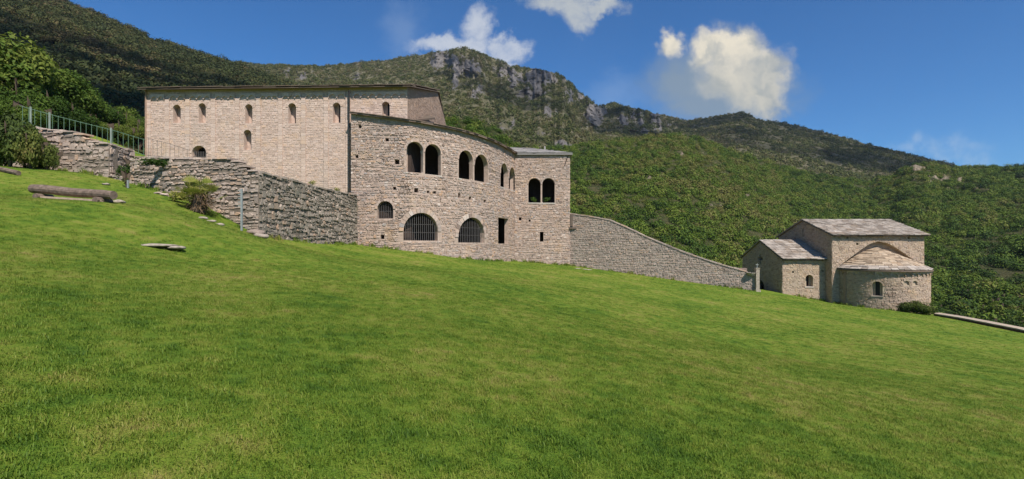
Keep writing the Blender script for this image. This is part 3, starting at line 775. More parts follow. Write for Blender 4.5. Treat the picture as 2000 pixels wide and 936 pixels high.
def slab_roof(a, b, c, d, rows, lmean, mat, parent, seed, t=.055, name='roof_slab'):
    """stone slabs over the slope a-b (eave) to d-c (ridge), each its own piece"""
    a, b, c, d = map(Vector, (a, b, c, d)); g = random.Random(seed); n = (b-a).cross(d-a).normalized()
    for r in range(rows):
        v0, v1 = r/rows, (r+1.25)/rows
        e0, e1 = a.lerp(d, v0), b.lerp(c, v0); f0, f1 = a.lerp(d, min(v1, 1.02)), b.lerp(c, min(v1, 1.02))
        L = (e1-e0).length; x = 0
        while x < L-.02:
            w = lmean*g.uniform(.55, 1.5); x1 = min(x+w, L)
            if L-x1 < .2: x1 = L
            p0, p1, q1, q0 = e0.lerp(e1, x/L), e0.lerp(e1, x1/L), f0.lerp(f1, x1/L), f0.lerp(f1, x/L)
            lift = t*1.25; jo = g.uniform(-.03, .05); dn = (p0-q0).normalized()*jo; hh = g.uniform(-.012, .016); gp = (p1-p0).normalized()*.008
            p = [p0+gp+dn+n*(lift+hh), p1-gp+dn*g.uniform(.4, 1)+n*(lift+hh+g.uniform(-.01, .01)), q1-gp+n*hh*.5, q0+gp+n*hh*.5]
            m = MB(); m.add(p+[k+n*t*g.uniform(.85, 1.3) for k in p], [(3, 2, 1, 0), (4, 5, 6, 7), (0, 1, 5, 4), (1, 2, 6, 5), (2, 3, 7, 6), (3, 0, 4, 7)])
            m.build(name, mat, parent); x = x1

# ================================================================== abbey church
church = thing('abbey_church', 'long pale stone abbey church with curved arcaded gallery and square end tower', 'church', (-8, 33, 0))
# nave
Np = Path([(-24.45, 34.10), (-6.84, 33.46)])
EAVE = 10.36
def nx(px, py): return opening
nops = []
for (a, b, yt, yb) in [(338, 353, 205, 240), (388, 402, 202, 240), (479, 493, 204, 241), (563, 578, 202, 241), (650, 665, 201, 240), (476, 491, 254, 293), (746, 761, 199, 232)]:
    nops.append(opening(Np, a, b, yt, yb))
ndoor = opening(Np, 375, 403, 285, 318); nops.append(ndoor)
Ln = Np.L
nw = wall('nave_wall', Np, [(0, 1.5), (Ln, 1.5), (Ln, EAVE), (0, EAVE)], nops, .55, M['nave_mortar'], church, 1.0)
lst = lay_stones(Np, 0, Ln, lambda s: 2.4, lambda s: EAVE-.02, .11, .14, .42, nops, .016, 11, .010)
place_stones(Np, lst, M['nave_stone'], nw, 300, 5)
for i, o in enumerate(nops):
    # niche back and dark glass slit, widened right to imitate the niche's shade
    f = link(bpy.data.objects.new('door' if o is ndoor else 'window', None)); attach(f, church); f.empty_display_size = .1
    ROOT[f.name] = Vector((0, 0, 0))
    m = MB(); c = (o['s0']+o['s1'])/2; e = .12
    deep = -.50
    if o is ndoor:
        m.box(Np(c, (o['z0']+o['z1'])/2, -.75), tuple((Np(c+1, 0)-Np(c, 0))*(o['w']/2+.1)), (0, .03, 0), (0, 0, (o['z1']-o['z0'])/2+.05)); m.build('door_leaf', M['dark'], f)
        bars(Np, dict(o, arch=False, z1=o['z0']+.75, z0=o['z0']+.2), f, 7, 1, .1, .018)
    else:
        sw = o['w']*.21; tx = Np(c+1, 0)-Np(c, 0)
        q0, q1 = c+o['w']*.2-sw, c+o['w']*.2+sw
        for (a, b) in ((o['s0']-e, q0), (q1, o['s1']+e)):
            m.box(Np((a+b)/2, (o['z0']+o['z1'])/2, deep), tuple(tx*((b-a)/2)), (0, .04, 0), (0, 0, (o['z1']-o['z0'])/2+e))
        m.build('niche_back', M['nave_mortar'], f)
        m = MB(); m.box(Np((q0+q1)/2, (o['z0']+o['z1'])/2, deep-.03), tuple(tx*sw), (0, .01, 0), (0, 0, (o['z1']-o['z0'])/2+e*.5)); m.build('pane', M['dark'], f)
    voussoirs(Np, o, 7 if o is not ndoor else 9, .16, M['nave_stone'], f, .03)
# pilaster strips and the corbel table under the eave
PIL = [291, 327, 367, 417, 464, 505, 548, 593, 637, 680]
g = random.Random(4)
for x in PIL:
    s = Np.s_at(x); m = MB(); tx = Np(1, 0)-Np(0, 0)
    zb, zt_ = 2.2, EAVE-.62
    def clear(z0, z1): return not (hits(nops, s-.17, (z0+z1)/2, .05) or hits(nops, s+.17, (z0+z1)/2, .05))
    z = zb
    while z < zt_:
        e = min(z+g.uniform(.12, .3), zt_); w = .15+g.uniform(-.012, .012); m.box(Np(s, (z+e)/2, .02), tuple(tx*w), (0, .038+g.uniform(-.006, .008), 0), (0, 0, (e-z)/2-.005)); z = e
    m.build('pilaster', M['nave_stone'], church)
def corbel_arch_mesh(w, h, th, mat):
    m = MB(); n = 8; r = w*.43; pts = [(-w/2, 0)]+[(-r*math.cos(math.pi*k/n), r*math.sin(math.pi*k/n)) for k in range(n+1)]+[(w/2, 0)]
    up = [(-w/2, h)]+[(-r*math.cos(math.pi*k/n), h) for k in range(n+1)]+[(w/2, h)]
    k = len(pts)
    m.v = [Vector((x, -th, z)) for x, z in pts]+[Vector((x, -th, z)) for x, z in up]+[Vector((x, 0, z)) for x, z in pts]
    m.f = [(i, i+1, k+i+1, k+i) for i in range(k-1)]+[(i+1, i, 2*k+i, 2*k+i+1) for i in range(k-1)]
    return m.mesh('corbel_arch', mat, recalc=True)
def corbel_row(path, s0, s1, z, n, h, th, mat, parent, fill=None):
    w = (s1-s0)/n; me = corbel_arch_mesh(w*.985, h, th, mat)
    for k in range(n):
        s = s0+w*(k+.5); t = path.tan(s); o = link(bpy.data.objects.new('corbel_arch', me)); attach(o, parent)
        o.matrix_basis = Matrix.Translation(path(s, z, .003)) @ Matrix.Rotation(math.atan2(t[1], t[0]), 4, 'Z')
ends = [Np.s_at(x) for x in PIL]
for a, b in zip(ends[:-1], ends[1:]):
    n = max(2, round((b-a-.3)/.47)); corbel_row(Np, a+.16, b-.16, EAVE-.66, n, .36, .085, M['nave_stone'], church)
corbel_row(Np, Np.s_at(690), Np.L, EAVE-.66, 7, .36, .085, M['nave_stone'], church)
# end gable (faces right), ridge behind
EW = Path([(-6.838, 33.49), (-6.0, 41.3), (-5.69, 44.4), (-5.2, 49.0)])
Lr = EW.s[1]; Lf = EW.s[2]; Le = EW.L
RID = 12.35
gw = wall('gable_wall', EW, [(0, 2), (Le, 2), (Le, 7.6), (Lf, 10.35), (Lr, RID), (0, EAVE)], [], .5, M['plaster'], church, 1.0)
lst = lay_stones(EW, 0, Le, lambda s: 7.0, lambda s: (EAVE+(RID-EAVE)*s/Lr if s < Lr else (RID-(RID-10.35)*(s-Lr)/(Lf-Lr) if s < Lf else 10.35-2.75*(s-Lf)/(Le-Lf)))-.05, .14, .2, .6, (), .014, 21, .012)
place_stones(EW, lst, stone_mat('brown_rubble', [(0, (.27, .19, .14)), (.4, (.37, .265, .20)), (.8, (.32, .23, .17)), (1, (.40, .27, .19))], (.24, .17, .13), .4), gw, 0, 5)
m = MB(); q = [(-24.3, 33.9), (-23.5, 42), (-22.9, 49)]
m.add([Vector((-24.3, 33.9, 2)), Vector((-23.2, 42.0, 2)), Vector((-22.8, 49.5, 2)), Vector((-24.3, 33.9, EAVE)), Vector((-23.3, 42.0, RID)), Vector((-22.8, 49.5, 7.6))], [(0, 1, 4, 3), (1, 2, 5, 4)]); m.build('far_gable_wall', M['plaster'], church, recalc=False)
m = MB(); m.add([Vector((-22.8, 49.5, 2)), Vector((-5.2, 49.0, 2)), Vector((-5.2, 49.0, 7.6)), Vector((-22.8, 49.5, 7.6))], [(0, 1, 2, 3)]); m.build('rear_wall', M['plaster'], church, recalc=False)
# nave roof: stone slabs on a board, dark at the eave
def slope_slab(name, a, b, c, d, t, mat, parent):
    a, b, c, d = map(Vector, (a, b, c, d)); n = (b-a).cross(d-a).normalized()
    m = MB(); m.add([a, b, c, d]+[p+n*t for p in (a, b, c, d)], [(3, 2, 1, 0), (4, 5, 6, 7), (0, 1, 5, 4), (1, 2, 6, 5), (2, 3, 7, 6), (3, 0, 4, 7)]); return m.build(name, mat, parent)
sl = (RID-EAVE)/8.1; oh = .46
roof = slope_slab('nave_roof', (-24.62, 34.12-oh, EAVE-oh*sl+.01), (-6.55, 33.46-oh, EAVE-oh*sl+.01), (-5.85, 41.3, RID+.02), (-23.5, 42.0, RID+.02), .055, M['slab_dark'], church)
slope_slab('nave_roof', (-5.75, 44.5, 10.36), (-22.9, 45.2, 10.36), (-23.5, 42.0, RID+.02), (-5.85, 41.3, RID+.02), .09, M['slab_dark'], church)
slope_slab('nave_roof', (-5.1, 49.2, 7.5), (-22.7, 49.7, 7.5), (-22.9, 45.2, 10.36), (-5.75, 44.5, 10.36), .09, M['slab_dark'], church)
slab_roof((-24.62, 34.12-oh-.03, EAVE-oh*sl+.065), (-6.5, 33.46-oh-.03, EAVE-oh*sl+.065), (-6.45, 34.4, EAVE+.31), (-24.7, 35.1, EAVE+.31), 1, .8, M['slab_dark'], roof, 3, t=.045)
# verge slabs along the gable
slab_roof((-6.62, 33.2, EAVE+.06), (-5.82, 41.3, RID+.12), (-6.2, 41.35, RID+.12), (-7.0, 33.2, EAVE+.06), 1, .7, M['slab_dark'], roof, 8, t=.05)
# downpipe at the joint
sp_ = Np.s_at(685)
m = MB(); m.tube([Np(sp_, 10.1, .32), Np(sp_, 9.95, .30), Np(sp_, 9.7, .30), Np(sp_, 8.6, .30)], .055, 7); m.tube([Np(sp_, 8.62, .30), Np(sp_, 3.0, .30)], .04, 7); m.build('downpipe', M['iron'], church)

# ------------------------------------------------------------------ curved gallery
Gp_pts = [(685.5, 32.98), (740, 32.84), (794, 32.82), (815, 33.15), (832, 33.6), (860, 34.25), (887, 35.05), (917, 36.1), (944, 37.5), (966, 39.2), (985, 41.3), (1000, 43.6), (1009, 45.4)]
pp = np.array([((x-1000)/1000*Y, Y) for x, Y in Gp_pts]); k = np.r_[0, np.cumsum(np.hypot(*np.diff(pp, axis=0).T))]
kk = np.linspace(0, k[-1], 90); cx = np.interp(kk, k, pp[:, 0]); cy = np.interp(kk, k, pp[:, 1])
def smo(a, w=9):
    q = np.pad(a, w//2, mode='reflect', reflect_type='odd'); return np.convolve(q, np.ones(w)/w, 'valid')
Gp = Path(list(zip(smo(cx), smo(cy)))); Lg = Gp.L
_xe = [685, 740, 794, 828, 887, 944, 985, 1009]; _ye = [222.5, 229.5, 237.5, 242.5, 254.5, 271, 289, 304]
_se = [Gp.s_at(x) for x in _xe]; _ze = [(480-y)/1000*Gp.depth(s) for y, s in zip(_ye, _se)]
def geave(s): return float(np.interp(s, _se, _ze))
def gbase(s):
    q = Gp(s, 0); return gz(q.x, q.y)-.25
pairs = [[opening(Gp, 794, 826.5, 277, 337), opening(Gp, 830, 861, 282, 342)], [opening(Gp, 896, 923.5, 294, 350), opening(Gp, 926.5, 953, 302, 355)], [opening(Gp, 977.5, 991.5, 319, 367), opening(Gp, 994, 1006, 327, 371)]]
small = opening(Gp, 737, 768, 393, 427); big1 = opening(Gp, 788, 855, 416, 470); big2 = opening(Gp, 894.5, 946, 425, 474)
for o in (big1, big2): o['margin'] = .30
small['margin'] = .14
for p in pairs:
    for o in p: o['margin'] = .10
slot = opening(Gp, 973, 993, 426, 476, arch=False)
holes = [opening(Gp, x-w, x+w, y-h, y+h, arch=False) for (x, y, w, h) in [(703, 247.5, 3, 3.2), (756, 273, 3.5, 3.2), (697, 306, 3, 3), (775.5, 316.5, 4.5, 4.5), (770.5, 368, 3, 3), (813, 372, 4, 4), (836, 375, 2.5, 2.5), (849, 376, 3, 2.5), (897, 382, 2.5, 4.5), (918, 387.5, 2.5, 2.8), (947, 393, 2.8, 2.8), (747, 463, 3.8, 4)]]
gops = [o for p in pairs for o in p]+[small, big1, big2, slot]+holes
ns = 40
outl = [(Lg*i/ns, gbase(Lg*i/ns)-.4) for i in range(ns+1)]+[(Lg*i/ns, geave(Lg*i/ns)) for i in range(ns, -1, -1)]
gw = wall('gallery_wall', Gp, outl, gops, .34, M['mortar'], church, .35)
lst = lay_stones(Gp, 0, Lg, gbase, lambda s: geave(s)-.02, .104, .12, .38, gops, .034, 31, .014, .5, .02, .04)
place_stones(Gp, lst, M['stone'], gw, 300, 7, rough=.75)
for o, n, dp in ((big1, 17, .30), (big2, 17, .30), (small, 9, .16)):
    f = link(bpy.data.objects.new('barred_window', None)); attach(f, church); ROOT[f.name] = Vector((0, 0, 0)); f.empty_display_size = .1
    voussoirs(Gp, o, n, dp, M['stone'], f, .045); bars(Gp, o, f, 15 if o is not small else 8, 2 if o is not small else 1, .16, .017 if o is not small else .013)
def column(path, s, z0, z1, zcap, parent, rad=.075):
    m = MB(); d = -.16
    m.tube([path(s, z0, d), path(s, z0+.08, d), path(s, z0+.1, d), path(s, zcap-.12, d)], [rad*1.5, rad*1.5, rad, rad*.92], 10)
    m.build('column', M['column'], parent, smooth=False)
    m = MB(); t = path.tan(s); tv = Vector((t[0], t[1], 0)); nv = Vector((t[1], -t[0], 0)); c = path(s, zcap-.02, -.19)
    b0 = len(m.v); q = []
    for (z, a, b) in ((-.11, rad*.95, rad*1.0), (0, .075, .16), (.12, .085, .2)):
        for (i, j) in ((-1, -1), (1, -1), (1, 1), (-1, 1)): q.append(c+tv*a*i+nv*b*j+Vector((0, 0, z)))
    m.add(q, [(0, 1, 5, 4), (1, 2, 6, 5), (2, 3, 7, 6), (3, 0, 4, 7), (4, 5, 9, 8), (5, 6, 10, 9), (6, 7, 11, 10), (7, 4, 8, 11), (8, 9, 10, 11), (3, 2, 1, 0)])
    m.build('capital', M['column'], parent)
def twin(path, a, b, parent, n=9, mat=None, narrow=1):
    f = link(bpy.data.objects.new('twin_window', None)); attach(f, church); ROOT[f.name] = Vector((0, 0, 0)); f.empty_display_size = .1
    for o in (a, b): voussoirs(path, o, n, .11, mat or M['stone'], f, .03)
    s = (a['s1']+b['s0'])/2; z0 = (a['z0']+b['z0'])/2; zc = (a['z1']-a['r']+b['z1']-b['r'])/2
    # sill slab under both lights
    m = MB(); t = path.tan(s)
    w = (b['s1']-a['s0'])/2+.06
    p0, p1 = path(a['s0']-.05, a['z0'], 0), path(b['s1']+.05, b['z0'], 0); dv = (p1-p0)/2; nv = Vector((t[1], -t[0], 0))
    m.box((p0+p1)/2+Vector((0, 0, -.04))-nv*.15, tuple(dv), tuple(nv*.2), (0, 0, .045)); m.build('sill', M['column'], f)
    return s, z0, zc, f
for a, b in pairs:
    # pull the shared pier out: column stands between the two lights
    s, z0, zc, f = twin(Gp, a, b, church); column(Gp, s, z0, 0, zc, f)
# inside of the gallery: inner wall and floors, shade put into their dark colour
_is = [Gp.s_at(x) for x in (794, 812, 832, 860, 887, 917, 944, 966, 985, 1009)]
_ix = [-6.66, -6.5, -6.35, -6.15, -5.85, -5.0, -4.2, -3.2, -1.9, .12]; _iy = [33.4, 34.9, 36.4, 38.2, 39.5, 41, 42.5, 44, 45.6, 47.3]
def INN(s):
    if s < _is[0]: return Gp(s, 0, -.42)
    return Vector((float(np.interp(s, _is, _ix)), float(np.interp(s, _is, _iy)), 0))
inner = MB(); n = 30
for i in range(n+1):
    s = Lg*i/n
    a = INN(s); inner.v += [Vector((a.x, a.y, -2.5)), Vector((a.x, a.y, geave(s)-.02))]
inner.f = [(2*i, 2*i+2, 2*i+3, 2*i+1) for i in range(n)]; inner.build('inner_wall', M['interior'], church, recalc=False)  # dark screen added in front of the gable so the windows look shaded
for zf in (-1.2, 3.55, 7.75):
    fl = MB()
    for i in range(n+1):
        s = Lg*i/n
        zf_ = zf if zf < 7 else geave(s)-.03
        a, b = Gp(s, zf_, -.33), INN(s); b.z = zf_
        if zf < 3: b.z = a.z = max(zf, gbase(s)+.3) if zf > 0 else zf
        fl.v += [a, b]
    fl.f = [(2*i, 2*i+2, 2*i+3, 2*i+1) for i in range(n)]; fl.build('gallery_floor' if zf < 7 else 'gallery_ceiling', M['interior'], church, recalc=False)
# end closure at the nave side
m = MB(); m.add([Gp(.004, 0, 0), Gp(.004, 0, -.6), Gp(.004, geave(0), -.6), Gp(.004, geave(0), 0)], [(0, 1, 2, 3)]); m.build('return_wall', M['mortar'], church, recalc=False)
# gallery roof
m = MB()
for i in range(n+1):
    s = Lg*i/n; z = geave(s); w_ = .45 if s < 3.2 else min(2.9, .45+(s-3.2)*.9)
    for (dd, h) in ((.26, -.055), (.26, .035), (-w_-.42, .12*(w_+.4)), (-w_-.42, .12*(w_+.4)-.09)):
        m.v.append(Gp(s, z+h+.02, dd))
for i in range(n):
    for j in range(4): m.f.append((4*i+j, 4*i+(j+1) % 4, 4*i+4+(j+1) % 4, 4*i+4+j))
m.f += [(0, 1, 2, 3), (4*n+3, 4*n+2, 4*n+1, 4*n)]
groof = m.build('gallery_roof', M['slab_dark'], church)
g = random.Random(77); s = -.02
while s < Lg-.1:
    L = g.uniform(.3, .65); e = min(s+L, Lg); z = geave((s+e)/2); pr = .30+g.uniform(-.03, .05)
    a, b = Gp(s+.01, geave(s)+.062, pr), Gp(e-.01, geave(e)+.062, pr); c, d_ = Gp(e-.01, geave(e)+.13, -.25), Gp(s+.01, geave(s)+.13, -.25)
    m = MB(); th = Vector((0, 0, .04)); m.add([a, b, c, d_, a+th, b+th, c+th, d_+th], [(3, 2, 1, 0), (4, 5, 6, 7), (0, 1, 5, 4), (1, 2, 6, 5), (2, 3, 7, 6), (3, 0, 4, 7)]); m.build('eave_slab', M['slab_dark'], groof); s = e
# small apse roof against the gable
m = MB(); a, b, c, d_ = P(803, 239, 34.6), P(850, 233, 38.5), P(838, 228.5, 38.6), P(806, 236, 35.2)
m.add([a, b, c, d_]+[p+Vector((0, 0, .13)) for p in (a, b, c, d_)], [(3, 2, 1, 0), (4, 5, 6, 7), (0, 1, 5, 4), (1, 2, 6, 5), (2, 3, 7, 6), (3, 0, 4, 7)]); m.build('apse_roof', M['slab_dark'], church)
m = MB(); a, b = P(800, 250, 34.8), P(868, 256, 40.2); m.add([a, b, P(868, 246, 40.2), P(838, 236, 38), P(806, 238, 35)], [(0, 1, 2, 3, 4)]); m.build('apse_wall', M['plaster'], church, recalc=False)

# ------------------------------------------------------------------ square end tower
TX0, TX1, TY = .24, 5.04, 44.6
Tp = Path([(TX0, TY), (TX1, TY)]); TE = 7.9
tp_ = [opening(Tp, 1032, 1056, 348, 396), opening(Tp, 1059, 1083.5, 348, 396.5)]
for o in tp_: o['margin'] = .09
tops = tp_+[opening(Tp, x-w, x+w, y-h, y+h, arch=False) for (x, y, w, h) in [(1058, 462.5, 3.6, 9.5), (1016, 427.5, 2.6, 3), (1034.5, 431, 2, 2.2)]]
tw = wall('tower_wall', Tp, [(0, -3), (Tp.L, -3), (Tp.L, TE), (0, TE)], tops, .45, M['mortar'], church, .8)
lst = lay_stones(Tp, 0, Tp.L, lambda s: -2.4, lambda s: TE-.02, .106, .12, .38, tops, .034, 41, .013, .5, .02, .04)
place_stones(Tp, lst, M['stone'], tw, 0, 8, rough=.75)
s, z0, zc, f = twin(Tp, *tp_, church); column(Tp, s, z0, 0, zc, f)
T2 = Path([(TX1-.004, TY+.03), (TX1-.004, 52)]); t2 = wall('tower_wall', T2, [(0, -6), (T2.L, -6), (T2.L, TE), (0, TE)], [], .45, M['mortar'], church, 2)
place_stones(T2, lay_stones(T2, 0, T2.L, lambda s: -5, lambda s: TE-.02, .15, .2, .5, (), .03, 43), M['stone'], t2, 0, 9)
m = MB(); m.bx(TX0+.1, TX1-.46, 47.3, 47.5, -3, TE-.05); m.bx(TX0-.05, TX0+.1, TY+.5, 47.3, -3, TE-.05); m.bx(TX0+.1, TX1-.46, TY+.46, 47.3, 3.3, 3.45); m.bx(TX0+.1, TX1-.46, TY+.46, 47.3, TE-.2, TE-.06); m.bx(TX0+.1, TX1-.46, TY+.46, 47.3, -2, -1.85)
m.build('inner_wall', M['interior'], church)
m = MB(); m.bx(TX0, TX1-.45, 51.6, 52, -6, TE); m.bx(TX0-.42, TX0-.07, TY+.2, 52, -3, TE); m.build('tower_wall', M['mortar'], church)
# hipped tower roof of grey slabs
e = .22; A, B = Vector((TX0-.6, TY-e, TE+.0)), Vector((TX1+e, TY-e, TE)); C1 = Vector((TX1+e, 52.2, TE)); D1 = Vector((TX0-.6, 52.2, TE))
r0, r1 = P(990, 289.5, 48.6), P(1036, 291, 48.6)
m = MB(); up = Vector((0, 0, .09)); m.add([A, B, C1, D1, A+up, B+up, C1+up, D1+up, r0, r1], [(3, 2, 1, 0), (0, 1, 5, 4), (1, 2, 6, 5), (2, 3, 7, 6), (3, 0, 4, 7), (4, 5, 9, 8), (5, 6, 9), (6, 7, 8, 9), (7, 4, 8)]); tr = m.build('tower_roof', M['grey_slab'], church)
u2 = Vector((0, 0, .10)); slab_roof(A+u2, B+u2, r1+u2*.4, r0+u2*.4, 7, .8, M['grey_slab'], tr, 12, t=.04)
m = MB(); m.tube([Vector((4.85, TY-.12, TE-.1)), Vector((4.72, TY-.06, TE-.5)), Vector((4.55, TY-.04, TE-1.0))], .03, 6); m.build('iron_tie', M['iron'], church)
m = MB(); m.tube([P(1064, 300, 49), P(1064, 286, 49)], .07, 6); m.build('vent_pipe', M['grey_slab'], church)

# ================================================================== long boundary wall below the tower
Bp = Path([(TX1+.02, 44.75), (18.55, 39.0)])
_bx = [1113, 1150, 1190, 1225, 1260, 1300, 1340, 1400, 1450, 1462, 1463, 1476]; _by = [418, 423, 430, 445, 462, 479, 495, 515, 529, 532, 540, 541]
_bs = [Bp.s_at(x) for x in _bx]; _bz = [(480-y)/1000*Bp.depth(s) for y, s in zip(_by, _bs)]
def btop(s): return float(np.interp(s, _bs, _bz))
def bbase(s):
    q = Bp(s, 0); return gz(q.x, q.y)-.2
bw = thing('boundary_wall', 'long grey rubble wall sloping down from the tower to the chapel', 'wall', tuple(Bp(6, bbase(6)))); bw['kind'] = 'thing'
outl = [(Bp.L*i/30, bbase(Bp.L*i/30)-.4) for i in range(31)]+[(Bp.L*i/60, btop(Bp.L*i/60)-.03) for i in range(60, -1, -1)]
bwall = wall('wall_core', Bp, outl, [], .5, M['grey_mortar'], bw, .6)
lst = lay_stones(Bp, 0, Bp.L, bbase, lambda s: btop(s)-.04, .105, .12, .36, (), .03, 51, .014, .35, .02, .03)
place_stones(Bp, lst, M['grey_stone'], bw, 300, 9, rough=.8)
g = random.Random(6); s = 0
while s < Bp.L-.1:
    L = g.uniform(.3, .6); e = min(s+L, Bp.L); a, b = Bp(s+.01, btop(s+.02)-.02, .06), Bp(e-.01, btop(e-.02)-.02, .06); c, d_ = Bp(e-.01, btop(e-.02)-.02, -.54), Bp(s+.01, btop(s+.02)-.02, -.54); th = Vector((0, 0, g.uniform(.07, .12)))
    m = MB(); m.add([a, b, c, d_, a+th, b+th, c+th, d_+th], [(3, 2, 1, 0), (4, 5, 6, 7), (0, 1, 5, 4), (1, 2, 6, 5), (2, 3, 7, 6), (3, 0, 4, 7)]); m.build('coping_stone', M['grey_stone'], bw); s = e
m = MB(); m.bx(TX1+.03, TX1+.25, 44.55, 44.72, 1.7, 2.75); m.bx(TX1-.05, TX1+.55, 44.45, 44.72, 1.45, 1.6); tag(m.build('stone_bracket', M['slab_dark']), 'dark slot and ledge stone where the long wall meets the tower', 'ledge')

# ================================================================== chapel
chap = thing('chapel', 'small stone chapel with pale slab roofs, side wing and round apse', 'chapel', (28, 42, -5))
CS, CM = M['chapel_stone'], M['chapel_mortar']
F1 = Path([(25.0, 40.0), (32.2, 40.0)]); FE = .80
# blind arch over the apse
def zc(y, Y=40): return (480-y)/1000*Y
arch = [(x-1000)/1000*40-25.0 for x in (1640, 1652, 1668, 1684, 1700, 1716, 1734, 1752, 1768, 1784, 1800)]
az = [zc(y) for y in (519, 510, 498, 486, 476, 471.5, 475, 485, 496, 508, 516)]
aop = dict(loop=[(arch[0], -4.2), (arch[-1], -4.2)]+[(a, z) for a, z in zip(arch[::-1], az[::-1])], s0=arch[0], s1=arch[-1], z0=-4.2, z1=max(az), r=max(az)-min(az), w=arch[-1]-arch[0], arch=True)
aop['poly'] = list(aop['loop'])
fh = [opening(F1, x-2.3, x+2.3, y-2.2, y+2.2, arch=False) for x, y in ((1636, 475.5), (1674.5, 476.5), (1775, 461.5+3), (1655, 462+2))]
fw = wall('front_wall', F1, [(0, -6.2), (7.2, -6.2), (7.2, FE), (0, FE)], [aop]+fh, .5, CM, chap, 1)
lst = lay_stones(F1, 0, 7.2, lambda s: -5.6, lambda s: FE-.02, .10, .13, .4, [aop]+fh, .022, 61)
place_stones(F1, lst, CS, fw, 120, 3, rough=.5)
m = MB(); m.bx(25.4, 31.9, 40.46, 40.49, -4.5, .5); m.build('arch_recess', CM, chap)
lst = lay_stones(Path([(25.5, 40.46), (31.8, 40.46)]), 0, 6.3, lambda s: -2, lambda s: .45, .12, .2, .5, (), .02, 66)
place_stones(Path([(25.5, 40.46), (31.8, 40.46)]), lst, CS, chap, 0, 3)
F2 = Path([(25.003, 48.0), (25.003, 40.02)])
slit = dict(loop=[(3.92, .75), (4.08, .75), (4.08, 1.5), (3.92, 1.5)], s0=3.92, s1=4.08, z0=.75, z1=1.5, r=0, w=.16, arch=False)
slit2 = dict(loop=[(3.75, 1.1), (4.25, 1.1), (4.25, 1.22), (3.75, 1.22)], s0=3.7, s1=4.3, z0=1.1, z1=1.22, r=0, w=.6, arch=False)
lw = wall('gable_wall', F2, [(0, -6.2), (8, -6.2), (8, FE), (4, 2.12), (0, FE)], [slit], .5, CM, chap, 2)
def gab(s, e, r, L): return e+(r-e)*(1-abs(s-L/2)/(L/2))-.02
lst = lay_stones(F2, 0, 8, lambda s: -5.6, lambda s: gab(s, FE, 2.12, 8), .10, .13, .4, [slit], .022, 62)
place_stones(F2, lst, CS, lw, 0, 3)
m = MB(); m.bx(31.7, 32.2, 40.5, 47.5, -6.2, FE); m.bx(25.5, 32.2, 47.5, 48, -6.2, FE); m.add([Vector((32.2, 40.2, FE)), Vector((32.2, 47.8, FE)), Vector((32.2, 44, 2.1))], [(0, 1, 2)])
m.build('rear_wall', CM, chap, recalc=False)
# main roof
def roof2(x0, x1, yf, yb, ze, yr, zr, seed, rows, L, ohx0, ohx1):
    a, b = (x0-ohx0, yf, ze), (x1+ohx1, yf, ze); c, d_ = (x1+ohx1, yr, zr), (x0-ohx0, yr, zr)
    r = slope_slab('roof', a, b, c, d_, .05, M['slab_dark'], chap); u = Vector((0, 0, .045))
    slab_roof(Vector(a)+u+Vector((0, -.05, -.01)), Vector(b)+u+Vector((0, -.05, -.01)), Vector(c)+u, Vector(d_)+u, rows, L, M['slab'], r, seed)
    e, f = (x1+ohx1, yb, ze), (x0-ohx0, yb, ze)
    slope_slab('roof', e, f, d_, c, .09, M['slab'], chap)
    return r
sl2 = (2.12-FE)/4
roof2(25, 32.2, 40-.28, 48.28, FE-.28*sl2+.03, 44, 2.16, 71, 13, .46, .16, .22)
# side wing
NX0, NX1, NY0, NY1, NE, NR = 21.57, 25.0, 40.85, 47.9, -1.08, .36
W1 = Path([(NX0, NY0), (NX1, NY0)])
wwin = opening(W1, 1573, 1588, 537, 560); wops = [wwin]+[opening(W1, x-2, x+2, y-2, y+2, arch=False) for x, y in ((1549, 531.5), (1606.5, 529.5))]
ww = wall('wing_wall', W1, [(0, -6.2), (NX1-NX0, -6.2), (NX1-NX0, NE), (0, NE)], wops, .45, CM, chap, 2)
place_stones(W1, lay_stones(W1, 0, NX1-NX0, lambda s: -5.2, lambda s: NE-.02, .10, .13, .4, wops, .022, 63), CS, ww, 80, 3, rough=.5)
W2 = Path([(NX0+.003, NY1), (NX0+.003, NY0+.02)])
cr = opening(W2, 1483.2, 1486.6, 497, 516, arch=False); cr2 = opening(W2, 1480.2, 1489.6, 502.5, 508.5, arch=False)
door = opening(W2, 1477, 1493, 547, 578)
cross_loop = [(cr['s0'], cr['z0']), (cr['s1'], cr['z0']), (cr['s1'], cr2['z0']), (cr2['s1'], cr2['z0']), (cr2['s1'], cr2['z1']), (cr['s1'], cr2['z1']), (cr['s1'], cr['z1']), (cr['s0'], cr['z1']), (cr['s0'], cr2['z1']), (cr2['s0'], cr2['z1']), (cr2['s0'], cr2['z0']), (cr['s0'], cr2['z0'])]
crop = dict(loop=cross_loop, s0=cr2['s0'], s1=cr2['s1'], z0=cr['z0'], z1=cr['z1'], r=0, w=1, arch=False)
LW = NY1-NY0
w2 = wall('wing_gable_wall', W2, [(0, -6.2), (LW, -6.2), (LW, NE), (LW/2, NR), (0, NE)], [crop, door], .45, CM, chap, 2)
place_stones(W2, lay_stones(W2, 0, LW, lambda s: -5.2, lambda s: gab(s, NE, NR, LW), .10, .13, .4, [cr, cr2, door], .022, 64), CS, w2, 60, 3)
m = MB(); m.bx(NX0+.9, NX0+.96, 41.3, 47.4, -6, -1.15); m.build('inner_wall', M['interior'], chap)
m = MB(); m.bx(NX0+.45, NX1, NY1-.45, NY1, -6.2, NE); m.build('rear_wall', CM, chap)
roof2(NX0, NX1-.012, NY0-.26, NY1+.26, NE-.26*(NR-NE)/3.525+.03, (NY0+NY1)/2, NR+.04, 72, 11, .42, .14, 0)
